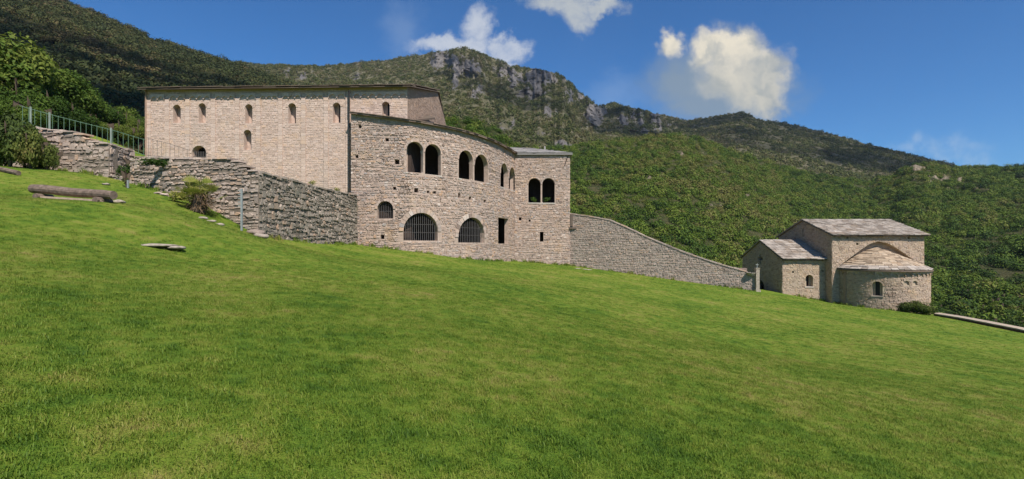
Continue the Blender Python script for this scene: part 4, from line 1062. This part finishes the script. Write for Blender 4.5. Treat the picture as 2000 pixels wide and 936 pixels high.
def deep_window(path, o, parent, mat, slit_frac=.3, off=0., depth=-.38):
    f = link(bpy.data.objects.new('window', None)); attach(f, chap); ROOT[f.name] = Vector((0, 0, 0)); f.empty_display_size = .1
    c = (o['s0']+o['s1'])/2; zm = (o['z0']+o['z1'])/2; hh = (o['z1']-o['z0'])/2; t = path.tan(c); tv = Vector((t[0], t[1], 0)); nv = Vector((t[1], -t[0], 0))
    sw = o['w']*slit_frac/2; e = .1; q0, q1 = c+off*o['w']-sw, c+off*o['w']+sw
    m = MB()
    for a, b in ((o['s0']-e, q0), (q1, o['s1']+e)):
        m.box(path((a+b)/2, zm, depth), tuple(tv*((b-a)/2)), tuple(nv*.04), (0, 0, hh+e))
    m.build('niche_back', mat, f)
    m = MB(); m.box(path((q0+q1)/2, zm, depth-.05), tuple(tv*sw*1.05), tuple(nv*.01), (0, 0, hh+e*.5)); m.build('pane', M['dark'], f)
    m = MB(); m.box(path(c, o['z0']-.04, -.1), tuple(tv*(o['w']/2+.06)), tuple(nv*.15), (0, 0, .045)); m.build('sill', M['slab'], f)
    voussoirs(path, o, 7, .13, CS, f, .03)
deep_window(W1, wwin, chap, CM, .35, .1)
corbel_row(W1, .08, NX1-NX0-.08, NE-.34, 9, .2, .06, CS, chap)
corbel_row(F1, .2, 7.0, FE-.26, 16, .16, .05, CS, chap)
# apse drum
n = 40; AR = 3.1; AC = (28.7, 40.0); AE = -1.78
Ap = Path([(AC[0]-AR*math.cos(math.pi*i/n), AC[1]-AR*math.sin(math.pi*i/n)) for i in range(n+1)])
awin = opening(Ap, 1703, 1724, 550, 578); awin['margin'] = .08
blind = [opening(Ap, x-w, x+w, 548.5, 557, arch=True) for x, w in ((1771, 5.2), (1787, 4.8), (1802, 4))]
blow = [dict(o) for o in blind]
aw = wall('apse_wall', Ap, [(0, -6.2), (Ap.L, -6.2), (Ap.L, AE), (0, AE)], [awin]+blind, .4, CM, chap, .35)
place_stones(Ap, lay_stones(Ap, 0, Ap.L, lambda s: -5.6, lambda s: AE-.02, .10, .13, .4, [awin]+blind, .024, 65), CS, aw, 200, 3, rough=.5)
m = MB(); n2 = 16
for i in range(n2+1):
    s = Ap.s_at(1762)+(Ap.s_at(1812)-Ap.s_at(1762))*i/n2; m.v += [Ap(s, -3.4, -.11), Ap(s, -2.2, -.11)]
m.f = [(2*i, 2*i+2, 2*i+3, 2*i+1) for i in range(n2)]; m.build('blind_arch_back', CM, chap, recalc=False)
deep_window(Ap, awin, chap, CM, .52, .02, -.33)
corbel_row(Ap, .35, Ap.L-.1, AE-.42, 20, .30, .085, CS, chap)
for x in (1651, 1806.5):
    s = Ap.s_at(x); m = MB(); t = Ap.tan(s); m.box(Ap(s, -3.8, .02), (t[0]*.10, t[1]*.10, 0), (t[1]*.045, -t[0]*.045, 0), (0, 0, 1.75)); m.build('pilaster', CS, chap)
# apse roof: shallow half dome of slabs
def dome(a, r):   # a: angle 0..pi round the drum, r: 0 eave .. 1 crown
    rho = 1-r
    x = AC[0]-(AR+.27)*(rho if rho > .93 else rho*.985)*math.cos(a); y = 40.44-(AR+.72)*rho*math.sin(a)
    return Vector((x, y, AE-.02+1.64*(1-rho**1.15)))
m = MB(); nr = 9; na = 28
for j in range(nr+1):
    for i in range(na+1): m.v.append(dome(math.pi*i/na, j/nr))
for j in range(nr):
    for i in range(na): k = j*(na+1)+i; m.f.append((k, k+1, k+na+2, k+na+1))
b0 = len(m.v)
for i in range(na+1): p = dome(math.pi*i/na, 0); m.v.append(Vector((p.x, p.y, p.z-.09)))
for i in range(na): m.f.append((b0+i, b0+i+1, i+1, i))
b1 = len(m.v)
for i in range(na+1): m.v.append(Ap(Ap.L*i/na, AE-.05, -.1))
for i in range(na): m.f.append((b1+i, b1+i+1, b0+i+1, b0+i))
ar = m.build('apse_roof', M['slab_dark'], chap)
g = random.Random(12)
for j in range(14):
    r0, r1 = j/14.5, (j+1.3)/14.5; circ = math.pi*(AR+.27)*(1-r0); a = 0
    mt = M['slab'] if j < 2 else M['apse_slab'] if 'apse_slab' in M else M['slab']
    while a < math.pi-.01:
        da = g.uniform(.3, .7)*math.pi/circ; a1 = min(a+da, math.pi)
        if math.pi-a1 < .4*da: a1 = math.pi
        o_ = g.uniform(-.008, .008); ou = Vector((0, 0, 1))
        p = [dome(a+.004, max(r0+o_, -.012)), dome(a1-.004, max(r0+o_, -.012)), dome(a1-.004, min(r1, 1)), dome(a+.004, min(r1, 1))]
        l = .055+g.uniform(-.015, .02); t = .035*g.uniform(.7, 1.6)
        q = [p[0]+ou*l, p[1]+ou*(l+g.uniform(-.012, .012)), p[2]+ou*.02, p[3]+ou*.02]
        m = MB(); m.add(q+[k+ou*t for k in q], [(3, 2, 1, 0), (4, 5, 6, 7), (0, 1, 5, 4), (1, 2, 6, 5), (2, 3, 7, 6), (3, 0, 4, 7)]); m.build('roof_slab', mt, ar); a = a1

# ================================================================== dry stone terrace walls on the left
def drywall(name, label, path, top, mat, h, lmin, lmax, seed, base=None, singles=300, parent=None, proud=.05, thick=.5):
    zb = base or (lambda s: gz(*path(s, 0)[:2])-.15)
    th = parent or thing(name, label, 'wall', tuple(path(path.L/2, zb(path.L/2))))
    th['kind'] = 'thing'
    n = max(8, int(path.L*3))
    outl = [(path.L*i/n, zb(path.L*i/n)-.3) for i in range(n+1)]+[(path.L*i/n, top(path.L*i/n)-.06) for i in range(n, -1, -1)]
    wall('wall_core', path, outl, [], thick, M['joint'], th, .6)
    lst = lay_stones(path, 0, path.L, zb, lambda s: top(s)-.03, h, lmin, lmax, (), proud, seed, .006, .5, .02, .07)
    place_stones(path, lst, mat, th, singles, seed+1, rough=.75)
    g = random.Random(seed); s = 0
    while s < path.L-.08:
        L = g.uniform(lmin, lmax*1.15); e = min(s+L, path.L); z = (top(s)+top(e))/2-.03; d0 = .05+g.uniform(-.03, .07)
        a, b, c, d_ = path(s+.015, z, d0), path(e-.015, z, d0*.7), path(e-.02, z, -thick), path(s+.02, z, -thick); tv = Vector((0, 0, h*g.uniform(.35, .9)))
        m = MB(); m.add([a, b, c, d_, a*.97+c*.03+tv, b*.97+d_*.03+tv*g.uniform(.8, 1.1), c+tv, d_+tv], [(3, 2, 1, 0), (4, 5, 6, 7), (0, 1, 5, 4), (1, 2, 6, 5), (2, 3, 7, 6), (3, 0, 4, 7)]); m.build('coping_stone', mat, th); s = e
    return th
def interp_top(path, pts):
    ss = [path.s_at(x) for x, y in pts]; zz = [(480-y)/1000*path.depth(s) for s, (x, y) in zip(ss, pts)]
    o = np.argsort(ss); ss = np.array(ss)[o]; zz = np.array(zz)[o]
    return lambda s: float(np.interp(s, ss, zz))
D1 = Path([P(255, 0, 24.5), P(330, 0, 23.5), P(420, 0, 23.0), P(505, 0, 22.6)])
tw1 = drywall('terrace_wall', 'rough dry stone terrace wall with a sharp corner, its right face dark with lichen', D1,
        interp_top(D1, [(255, 312), (300, 309), (330, 309), (400, 311), (440, 309), (466, 314), (472, 329), (490, 333), (505, 336)]), M['dry_stone'], .12, .16, .46, 81, singles=200)
D2 = Path([P(505, 0, 22.6)+Vector((-.003, .03, 0)), P(697, 0, 32.86)])
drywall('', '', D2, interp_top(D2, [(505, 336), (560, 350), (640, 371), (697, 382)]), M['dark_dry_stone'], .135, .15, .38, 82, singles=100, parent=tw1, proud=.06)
D3 = Path([(-36, 26.7), P(60, 0, 25.4), P(95, 0, 25.2), P(213, 0, 25.0)])
tw2 = drywall('terrace_wall', 'dry stone wall end with stepped top below the green fence', D3, interp_top(D3, [(-345, 205), (60, 250), (95, 253), (150, 259), (165, 266), (175, 275), (195, 279), (213, 281)]), M['dry_stone'], .12, .17, .5, 83, singles=250)
D4 = Path([P(213, 0, 25.0)+Vector((-.003, .03, 0)), (-19.85, 26.9)])
drywall('', '', D4, lambda s: 4.95, M['dry_stone'], .15, .22, .6, 84, singles=40, parent=tw2)
D5 = Path([P(213, 0, 25.05), P(260, 0, 24.6)])
tag(drywall('low_wall', 'low stone threshold wall between the two terrace walls', D5, interp_top(D5, [(213, 343), (260, 350)]), M['dry_stone'], .13, .2, .5, 85, base=lambda s: 2.6, singles=60))
D6 = Path([(-19.8, 26.8), (-17.6, 26.8)])
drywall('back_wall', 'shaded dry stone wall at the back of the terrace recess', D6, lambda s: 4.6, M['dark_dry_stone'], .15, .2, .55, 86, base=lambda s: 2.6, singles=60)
# terrace ground behind them
ctl = [(-24.3, 33.9, 5.9), (-10.4, 33.2, 3.0), (-17, 33.6, 4.3), (-13.3, 23.4, 3.6), (-11.4, 23.2, 2.9), (-10.5, 28, 2.9), (-17.6, 25, 3.9), (-20.2, 27, 4.6), (-21.5, 25.7, 5.1), (-24, 25.8, 5.6), (-30, 27, 6.6), (-30, 36, 8.0), (-36, 27, 7.2), (-36, 37, 9.3), (-24, 29, 5.6)]
tz = tps(ctl, .1)
poly = [(-36, 27.1), (-23.8, 25.85), (-20.0, 25.45), (-20.1, 27.1), (-17.5, 27.1), (-17.6, 25.0), (-15.5, 24.0), (-13.2, 23.45), (-11.6, 23.1), (-10.35, 32.9), (-10.3, 33.6), (-24.3, 34.3), (-36, 38)]
pv = list(poly); ed = [(i, (i+1) % len(poly)) for i in range(len(poly))]
for a in np.arange(-35.5, -10, .7):
    for b in np.arange(23.5, 37, .7):
        if in_poly(a, b, poly): pv.append((float(a), float(b)))
co, _, fs, *_ = delaunay_2d_cdt([Vector(v) for v in pv], ed, [], 0, 1e-5)
fs = [tuple(f) for f in fs if in_poly(sum(co[i][0] for i in f)/3, sum(co[i][1] for i in f)/3, poly)]
m = MB(); m.v = [Vector((c[0], c[1], float(tz(c[0], c[1])))) for c in co]; m.f = fs; m.build('terrace_ground', M['lawn'], kind='structure', recalc=False)

# low path edge at the right
KP = [P(1822, 616, 35.2), P(1870, 623.5, 33.6), P(1925, 634, 31.8), P(1985, 646, 30.2), P(2060, 662, 28.6), P(2200, 700, 26)]
ke = thing('path_edge', 'low pale path edge with a dark earthy side right of the chapel', 'kerb', tuple(KP[1])); ke['kind'] = 'thing'
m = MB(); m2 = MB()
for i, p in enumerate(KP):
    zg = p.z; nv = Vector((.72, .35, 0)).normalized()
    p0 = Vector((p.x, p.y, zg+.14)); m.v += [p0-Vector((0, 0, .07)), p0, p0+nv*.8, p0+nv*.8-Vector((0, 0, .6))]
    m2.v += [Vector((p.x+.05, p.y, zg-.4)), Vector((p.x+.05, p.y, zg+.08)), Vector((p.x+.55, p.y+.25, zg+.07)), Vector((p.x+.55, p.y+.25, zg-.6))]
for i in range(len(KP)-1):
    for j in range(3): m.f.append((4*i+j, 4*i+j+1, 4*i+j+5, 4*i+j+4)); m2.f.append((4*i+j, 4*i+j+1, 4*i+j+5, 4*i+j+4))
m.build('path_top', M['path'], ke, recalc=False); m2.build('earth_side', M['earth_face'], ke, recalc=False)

# cross pillar and stones at the end of the long wall
pb = Vector((18.62, 38.9, 0)); pb.z = gz(pb.x, pb.y)-.05
cp = thing('cross_pillar', 'slender pale stone pillar topped by an iron cross, beside the chapel wing', 'pillar', tuple(pb))
zt0 = (480-525)/1000*38.9
m = MB(); m.box((pb.x, pb.y, (pb.z+zt0)/2), (.13, 0, 0), (0, .13, 0), (0, 0, (zt0-pb.z)/2)); m.box((pb.x, pb.y, pb.z+.1), (.19, 0, 0), (0, .19, 0), (0, 0, .1)); m.build('shaft', M['rock'], cp)
m = MB(); m.box((pb.x, pb.y, zt0+.03), (.16, 0, 0), (0, .16, 0), (0, 0, .03)); m.build('cap', M['rock'], cp)
m = MB(); m.tube([(pb.x, pb.y, zt0+.05), (pb.x, pb.y, zt0+.42)], .025, 6); m.tube([(pb.x-.11, pb.y, zt0+.29), (pb.x+.11, pb.y, zt0+.29)], .022, 6); m.build('cross', M['galv'], cp)
q = P(1466, 541, 39.1); bs = thing('stone_basin', 'pale stone bowl resting on the low end of the long wall', 'basin', tuple(q))
m = MB(); nn = 14; prof = [(.10, 0), (.22, .10), (.34, .24), (.36, .30), (.30, .30), (.20, .2), (0.01, .16)]
for (r, z) in prof:
    for i in range(nn): a = 2*math.pi*i/nn; m.v.append(Vector((q.x+r*math.cos(a), q.y-.1+r*math.sin(a)*.8, q.z+z+.04)))
for j in range(len(prof)-1):
    for i in range(nn): m.f.append((j*nn+i, j*nn+(i+1) % nn, (j+1)*nn+(i+1) % nn, (j+1)*nn+i))
m.build('bowl', M['rock'], bs)
q = P(1447, 529, 40.1); m = MB(); m.box(q+Vector((0, .1, .06)), (.42, -.12, 0), (.08, .3, 0), (0, 0, .14)); o = m.build('coping_block', M['grey_stone']); tag(o, 'squared grey block lying on the long wall near its low end', 'stone block')

# ================================================================== green fence and grey railing on the terrace
def fence(name, label, cat, path, zb, ztp, step, mat, post_at, post_mat, pr=.012, rails=(.08, .95)):
    f = thing(name, label, cat, tuple(path(path.L/2, zb(path.L/2))))
    s = step/2
    while s < path.L:
        m = MB(); m.tube([path(s, zb(s)+.04, 0), path(s, ztp(s), 0)], pr, 5); m.build('picket', mat, f); s += step
    for x in post_at:
        s = path.s_at(x); m = MB(); m.box(path(s, (zb(s)+ztp(s))/2, .03), (.032, 0, 0), (0, .032, 0), (0, 0, (ztp(s)-zb(s))/2+.06)); m.build('post', post_mat, f)
    for r in rails:
        m = MB(); m.tube([path(s, zb(s)+(ztp(s)-zb(s))*r, 0) for s in np.linspace(0, path.L, 24)], pr*1.25, 5); m.build('rail', mat, f)
    return f
Fp = Path([P(38, 0, 27.4), P(97, 0, 28.2), P(217, 0, 29.6), P(284, 0, 30.6)])
fzb = interp_top(Fp, [(38, 240), (97, 257), (217, 288), (284, 306)]); fzt = interp_top(Fp, [(38, 205), (97, 222), (160, 238), (217, 252), (284, 272)])
fence('picket_fence', 'green metal picket fence with pale posts above the terrace wall', 'fence', Fp, fzb, fzt, .24, M['green_paint'], (60, 97, 217), M['pale_paint'], .015)
Rp = Path([P(286, 0, 30.6), P(330, 0, 31), P(372, 0, 31.5)])
fence('railing', 'thin rusty grey railing in front of the long church wall', 'railing', Rp, interp_top(Rp, [(286, 308), (330, 311), (372, 315)]), interp_top(Rp, [(286, 268), (330, 280), (372, 294)]), .22, M['bars'], (), M['bars'], .009, (.12, .97))

# ================================================================== lawn furniture and small things
def onto(px, py, Y): q = P(px, py, Y); q.z = gz(q.x, q.y); return q
# log bench
L0, L1 = P(64, 372, 16.4), P(222, 384, 15.6); L0.z = gz(L0.x, L0.y)+.27; L1.z = gz(L1.x, L1.y)+.24
bench = thing('log_bench', 'weathered dark log bench on low supports near the terrace wall', 'bench', tuple(onto(140, 390, 16)))
dv = (L1-L0).normalized(); g = random.Random(2); m = MB()
m.tube([L0.lerp(L1, t)+Vector((0, 0, .012*math.sin(9*t))) for t in np.linspace(0, 1, 9)], [.14, .146, .138, .142, .135, .138, .13, .134, .128], 12, cap=True); m.build('log', M['wood'], bench)
m = MB(); m.tube([L0-dv*.004, L0-dv*.012], .134, 12); m.build('sawn_end', M['cut_wood'], bench)
for t in (.15, .88):
    c = L0.lerp(L1, t); zg = gz(c.x, c.y); m = MB(); m.tube([Vector((c.x-.05, c.y-.27, zg+.03)), Vector((c.x+.02, c.y+.25, zg+.04))], .10, 9); m.build('support', M['wood'], bench)
m = MB(); a, b = L0.lerp(L1, .1), L0.lerp(L1, .9); a = Vector((a.x, a.y-.12, gz(a.x, a.y-.12)+.035)); b = Vector((b.x, b.y-.12, gz(b.x, b.y-.12)+.035)); m.box((a+b)/2, tuple((b-a)/2), (0, .07, 0), (0, 0, .03)); m.build('ground_board', M['cut_wood'], bench)
# old log at the frame edge
a = onto(-25, 345, 21.5); b = onto(36, 352, 20.8)
m = MB(); m.tube([a+Vector((0, 0, .1)), b+Vector((0, 0, .1))], .1, 9); tag(m.build('fallen_log', M['wood']), 'short dark log lying in the grass below the big bush', 'log')
def rock_obj(name, c, r, seed, mat, label, cat, group=None, flat=.34):
    V, F = icos(2); g = np.random.default_rng(seed); k = 1+.6*fbm(V[:, 0]*1.5+seed, V[:, 1]*1.5+V[:, 2], seed, 3)*2
    V = V*k[:, None]*np.array([r, r*g.uniform(.6, .9), r*flat]); me = np_mesh(name, V, F, mat, smooth=False)
    o = link(bpy.data.objects.new(name, me)); o.location = c; o.rotation_euler = (0, 0, g.uniform(0, 6)); return tag(o, label, cat, group)
# flat slab of old stone in the lawn
c = onto(305, 489, 13.3); sg = thing('stone_slab', 'broken flat pale stone slab sunk in the lawn', 'stone slab', tuple(c))
g = random.Random(8)
for (dx, dy, w, d_) in ((-.10, .0, .56, .26), (.52, .04, .2, .2)):
    V, F = icos(2); kk = 1+.5*fbm(V[:, 0]*2+dx*9, V[:, 1]*2+V[:, 2], 5, 3)*2; V = V*kk[:, None]*np.array([w*1.1, d_*1.2, .05])+np.array([c.x+dx, c.y+dy, gz(c.x, c.y)-.10*dx-.005])
    o = link(bpy.data.objects.new('slab_piece', np_mesh('slab_piece', V, F, M['rock'], smooth=False))); attach(o, sg)
for i, (px, py, r, lab) in enumerate([(396, 427, .22, 'leftmost of the three pale stones in the grass by the terrace wall'), (412, 430, .17, 'middle one of the three pale stones in the grass by the terrace wall'), (431, 430, .19, 'rightmost of the three pale stones in the grass by the terrace wall')]):
    rock_obj('lawn_stone', onto(px, py, 20)+Vector((0, 0, .03)), r, 20+i, M['rock'], lab, 'stone', 'pale stones by the terrace wall')
rock_obj('white_stone', onto(230, 382, 16.6)+Vector((0, 0, .04)), .2, 33, M['rock'], 'small whitish stone at the right end of the log bench', 'stone')
rock_obj('white_stone', onto(208, 359, 22)+Vector((0, 0, .03)), .22, 34, M['rock'], 'whitish flat stone in grass below the stepped wall end', 'stone', flat=.25)
rock_obj('corner_boulder', onto(497, 440, 22.2)+Vector((0, -.05, .12)), .42, 35, M['dry_stone'], 'big grey stone at the foot of the terrace wall corner', 'stone')
rock_obj('corner_boulder', onto(512, 458, 21.9)+Vector((.0, -.1, .1)), .38, 36, M['dark_dry_stone'], 'dark mossy stone lying below the terrace wall corner', 'stone')
for i, (px, py, wh) in enumerate([(310, 385, 'first'), (322, 388, 'second'), (352, 392, 'fourth'), (338, 384, 'third')]):
    rock_obj('loose_stone', onto(px, py, 22.6)+Vector((0, 0, .05)), .16+.03*(i % 2), 40+i, M['dry_stone'], 'small loose stone at the wall foot left of the palm, ' + wh + ' from the left', 'stone', 'loose stones beside the fan palm')
for i, (px, py, wh) in enumerate([(1128, 527, 'leftmost'), (1142, 530, 'middle'), (1150, 529, 'rightmost')]):
    rock_obj('half_buried_stone', onto(px, py, 42)+Vector((0, 0, .0)), .3, 60+i, M['rock'], wh + ' of the pale half buried stones below the start of the long wall', 'stone', 'pale stones below the long wall', flat=.15)
# thin marker posts
def marker(name, label, px, ytop, ybot, Y, rad, mat, ties):
    b = onto(px, ybot, Y); t = thing(name, label, 'post', tuple(b)); zt_ = (480-ytop)/1000*b.y
    m = MB(); m.box((b.x, b.y, (b.z+zt_)/2), (rad, 0, 0), (0, rad, 0), (0, 0, (zt_-b.z)/2)); m.build('post', mat, t)
    for k in range(ties):
        z = zt_-.08-(zt_-b.z)*.45*k/ties; m = MB(); m.box((b.x-.07, b.y-.02, z), (.07, 0, 0), (0, .015, 0), (0, 0, .018)); m.build('bracket', mat, t)
    return t
marker('marker_post', 'pale grey metal post with short brackets before the terrace wall corner', 472, 369, 444, 21.6, .034, M['galv'], 5)
marker('marker_post', 'thin pale stake beside the recess between the terrace walls', 250, 352, 381, 22.3, .03, M['galv'], 0)

# ------------------------------------------------------------------ plants
def plant(name, label, cat, base, crown_me, scale, group=None, stem=None, stem_h=.4, stem_r=.05, lift=.5):
    t = thing(name, label, cat, tuple(base), group)
    o = link(bpy.data.objects.new('crown', crown_me)); o.parent = t; o.location = (0, 0, lift*scale[2]); o.scale = scale; o.rotation_euler = (0, 0, random.Random(hash(tuple(round(b, 2) for b in base)) & 0xffff).uniform(0, 6))
    if stem:
        s = link(bpy.data.objects.new('trunk', stem)); s.parent = t; s.scale = (stem_r, stem_r, stem_h)
    return t
def trunk_mesh():
    m = MB(); m.tube([(0, 0, -.1), (.15, 0, .3), (-.1, .1, .7), (.1, 0, 1.0)], [1.2, .95, .8, .5], 7)
    for a in range(4):
        q = a*1.6+.4; m.tube([(0, 0, .5+.1*a), (4*math.cos(q), 4*math.sin(q), .85+.08*a), (9*math.cos(q), 9*math.sin(q), 1.2+.1*a)], [.6, .4, .15], 5)
    return m.mesh('trunk', M['bark'], True, True)
TR = trunk_mesh()
near_crowns = [leafy('crown', M['leaf_near'], 100+k, 15000, .036, rad=(1, 1, .95), lumps=30, lump_r=.29, core=.78, sub=2) for k in range(3)]
bush_crowns = [leafy('crown', M['leaf_bush'], 120+k, 7000, .05, rad=(1, 1, .9), lumps=18, lump_r=.33, core=.75, sub=2) for k in range(2)]
hill_crowns = [leafy('crown', M['leaf_hill'], 140+k, 1100, .10, rad=(1, 1, .85), lumps=12, lump_r=.42, core=.75) for k in range(4)]
# left trees above the fence
lt = [(-12, 34, 18), (12, 36, 62), (70, 39, 86), (122, 41, 118), (166, 42, 164), (207, 44, 197), (250, 46, 216), (288, 50, 226), (40, 33, 140), (100, 34, 172), (148, 35, 198), (193, 37, 222), (236, 39, 240), (272, 42, 246), (-40, 36, 50), (-70, 32, 100), (0, 31, 165), (64, 31, 185)]
r_ = random.Random(5)
for i, (px, Y, yt) in enumerate(lt):
    b = P(px, 0, Y)
    # slope height under the tree
    ax, ay, az_ = b.x, b.y, None
    e = np.interp(px, [-500, 0, 100, 290, 420], [.21, .215, .214, .178, .15]); v = math.log(Y/34)/math.log(78/34); er = np.interp(px, [-200, 0, 100, 200, 290], [.41, .36, .33, .28, .244]); b.z = Y*(e+(er-e)*max(v, 0))-.4
    zt_ = (480-yt)/1000*Y; H = max(zt_-b.z, 2.2); w = H*r_.uniform(.42, .52)
    plant('broadleaf_tree', 'bright green leafy tree on the slope above the green fence', 'tree', b, near_crowns[i % 3], (w, w, H*.52), 'leafy trees above the green fence', TR, H*.55, .10, .98)
# bushes left of the terrace wall
for (px, py, Y, yt, w, lab) in [(20, 330, 23.4, 196, 1.35, 'tallest dark bush at the far left beside the terrace wall'), (60, 330, 23.6, 228, 1.0, 'middle brownish bush between the tallest bush and the terrace wall'), (90, 333, 24.0, 262, .62, 'smallest bush touching the left end of the stepped terrace wall'), (-45, 325, 23, 215, 1.5, 'dark bush at the edge left of the tallest bush')]:
    b = onto(px, py, Y); H = (480-yt)/1000*Y-b.z
    plant('bush', lab, 'bush', b, bush_crowns[px % 2], (w, w*.8, H*.80), 'bushes beside the terrace wall', TR, H*.4, .07, .40)
# clipped bush by the apse
b = P(1790, 614, 35.6); b.z = gz(b.x, b.y)-.02
plant('clipped_bush', 'wide rounded dark bush at the foot of the chapel apse', 'bush', b, bush_crowns[0], (1.36, .8, .92), None, TR, .3, .05, .36)
# climber on the wall pier and in the recess
b = onto(300, 372, 23.2); b.z = 3.7
plant('climber', 'green climbing plant trailing over the top of the terrace wall', 'climber', b, leafy('crown', M['leaf_near'], 160, 700, .09, lumps=12, core=0, lump_r=.30), (.95, .35, .40), None, None, lift=.2)
b = onto(258, 372, 25.2); b.z = 3.1
plant('creeper', 'green creeper filling the recess between the terrace walls', 'creeper', b, leafy('crown', M['leaf_near'], 161, 900, .08, lumps=9, core=0, lump_r=.36), (.75, .4, .85), None, TR, .8, .03, .6)
b = onto(246, 384, 22.4)
plant('rose_bush', 'small spindly shrub by the thin stake', 'shrub', b, leafy('crown', M['leaf_bush'], 162, 160, .12, lumps=6, core=0), (.22, .22, .3), None, TR, .5, .02, 1.0)
for (px, yb, lab) in ((610, 362, 'left small weed sprouting on top of the lichened wall'), (657, 374, 'right small weed sprouting on top of the lichened wall')):
    b = P(px, yb, 29+(px-610)*.045); plant('wall_weed', lab, 'weed', b, leafy('crown', M['palm'], 163, 160, .16, lumps=5, core=0), (.38, .25, .22), 'weeds on the lichened wall', None, lift=.5)
for px, lab in ((1042, 'small green plant in the left light of the tower window'), (1068, 'small green plant in the right light of the tower window')):
    b = P(px, 395.5, 44.85); plant('window_plant', lab, 'plant', b, leafy('crown', M['leaf_near'], 164, 240, .16, lumps=6, core=0), (.38, .18, .36), 'plants in the tower window', None, lift=.55)
# fan palm
b = onto(386, 408, 21.4); fp_ = thing('fan_palm', 'low fan palm with yellow green fronds and a brown skirt before the terrace wall', 'palm', tuple(b))
g = random.Random(3)
def fan(m, c, a, el, L, R_, n=11):
    d = Vector((math.cos(a)*math.cos(el), math.sin(a)*math.cos(el), math.sin(el))); side = d.cross(Vector((0, 0, 1))).normalized(); up = side.cross(d); k = c+d*L
    m.tube([c, c+d*L*.6+Vector((0, 0, .03)), k], .012, 4, False)
    for i in range(n):
        q = (i/(n-1)-.5)*2.5; dd = d*math.cos(q)+side*math.sin(q); w = side*math.cos(q)*.022-d*math.sin(q)*.022; e = k+dd*R_*(1-.12*abs(q))+Vector((0, 0, -.10*R_))+up*.05
        md = k+dd*R_*.5+up*.03; m.add([k, md-w, e, md+w], [(0, 1, 2, 3)])
for i in range(40):
    m = MB(); fan(m, b+Vector((g.uniform(-.35, .4), g.uniform(-.2, .2), .55+g.uniform(-.2, .22))), g.uniform(0, 6.283), g.uniform(.15, 1.45), g.uniform(.25, .55), g.uniform(.34, .5)); m.build('frond', M['palm'], fp_, recalc=False)
m = MB()
for i in range(650):
    a = g.uniform(0, 6.283); r = g.uniform(.1, .52); z = g.uniform(.12, .78); p = b+Vector((.1+r*math.cos(a)*1.1, r*math.sin(a)*.7, z)); d = Vector((g.uniform(-.3, .3)+math.cos(a)*.15, g.uniform(-.25, .25), g.uniform(-.3, .12))); w = Vector((-math.sin(a), math.cos(a), 0))*.02
    m.add([p-w, p+w, p+d+w*.3, p+d-w*.3], [(0, 1, 2, 3)])
m.build('dry_skirt', M['dead_leaf'], fp_, kind='stuff', recalc=False)
m = MB(); m.tube([b, b+Vector((.1, 0, .7))], [.3, .22], 9); m.build('trunk', M['bark'], fp_)
b = onto(350, 402, 21.8)
plant('garden_shrub', 'low yellow green shrub left of the fan palm', 'shrub', b, leafy('crown', M['palm'], 165, 420, .13, lumps=8, core=.5), (.52, .35, .38), None, None, lift=.7)
# individual trees nearest to the walls on the hillside
r_ = random.Random(15); k = 0
for i in range(230):
    px = r_.uniform(1118, 2090); v = r_.uniform(.02, .34)**1.1; q = sc_at(px, v); s = r_.uniform(.9, 1.9)
    plant('scrub_tree', 'rounded green scrub tree on the hillside beyond the long wall and chapel', 'tree', q-Vector((0, 0, .3)), hill_crowns[i % 4], (s, s, s*r_.uniform(.8, 1.15)), 'scrub trees on the near hillside', TR, s*.9, .08, .85)

# rank grass and weeds along the wall feet
wc = bpy.data.collections.new('weed_tuft')
def weed(seed):
    g = np.random.default_rng(seed); m = MB()
    for i in range(34):
        a = g.uniform(0, 6.283); r = .12*math.sqrt(g.uniform()); x, y = r*math.cos(a), r*math.sin(a); b = g.uniform(0, 6.283); h = g.uniform(.05, .22); l = g.uniform(.1, .7)*h; w = g.uniform(.005, .012)
        dx, dy = math.cos(b), math.sin(b); wx, wy = -dy*w, dx*w
        m.add([Vector((x-wx, y-wy, -.03)), Vector((x+wx, y+wy, -.03)), Vector((x+dx*l*.4+wx, y+dy*l*.4+wy, h*.6)), Vector((x+dx*l*.4-wx, y+dy*l*.4-wy, h*.6)), Vector((x+dx*l, y+dy*l, h))], [(0, 1, 2, 3), (3, 2, 4)])
    return m.mesh('weed_tuft', M['grass'])
for q in range(4): wc.objects.link(bpy.data.objects.new('weed_tuft', weed(300+q)))
V = []; F = []
def foot_strip(path, w=.3):
    n = int(path.L/.25)
    for i in range(n):
        b = len(V)
        for s, d in ((path.L*i/n, .03), (path.L*(i+1)/n, .03), (path.L*(i+1)/n, w), (path.L*i/n, w)):
            q = path(s, 0, d); V.append((q.x, q.y, gz(q.x, q.y)))
        F.append((b, b+1, b+2, b+3))
for p_ in (Gp, Tp, Bp, D1, D2, D3, W1, F1, Ap): foot_strip(p_)
sc_ = onto(305, 489, 13.3); foot_strip(Path([(sc_.x+.1, sc_.y-.2), (sc_.x+.85, sc_.y-.2)]), .16)
me = np_mesh('wall_base_weeds', V, F, M['lawn'], False); a_ = np.array(V); set_attr(me, 'dens', np.clip(.45+fbm(a_[:, 0]*.9, a_[:, 1]*.9, 4, 3)*2.4, 0, 1))
tag(scatter('wall_base_weeds', me, wc, 26, .4, 1.5, 12, tilt=.2), 'longer grass and weeds growing along the feet of the walls', 'weeds')
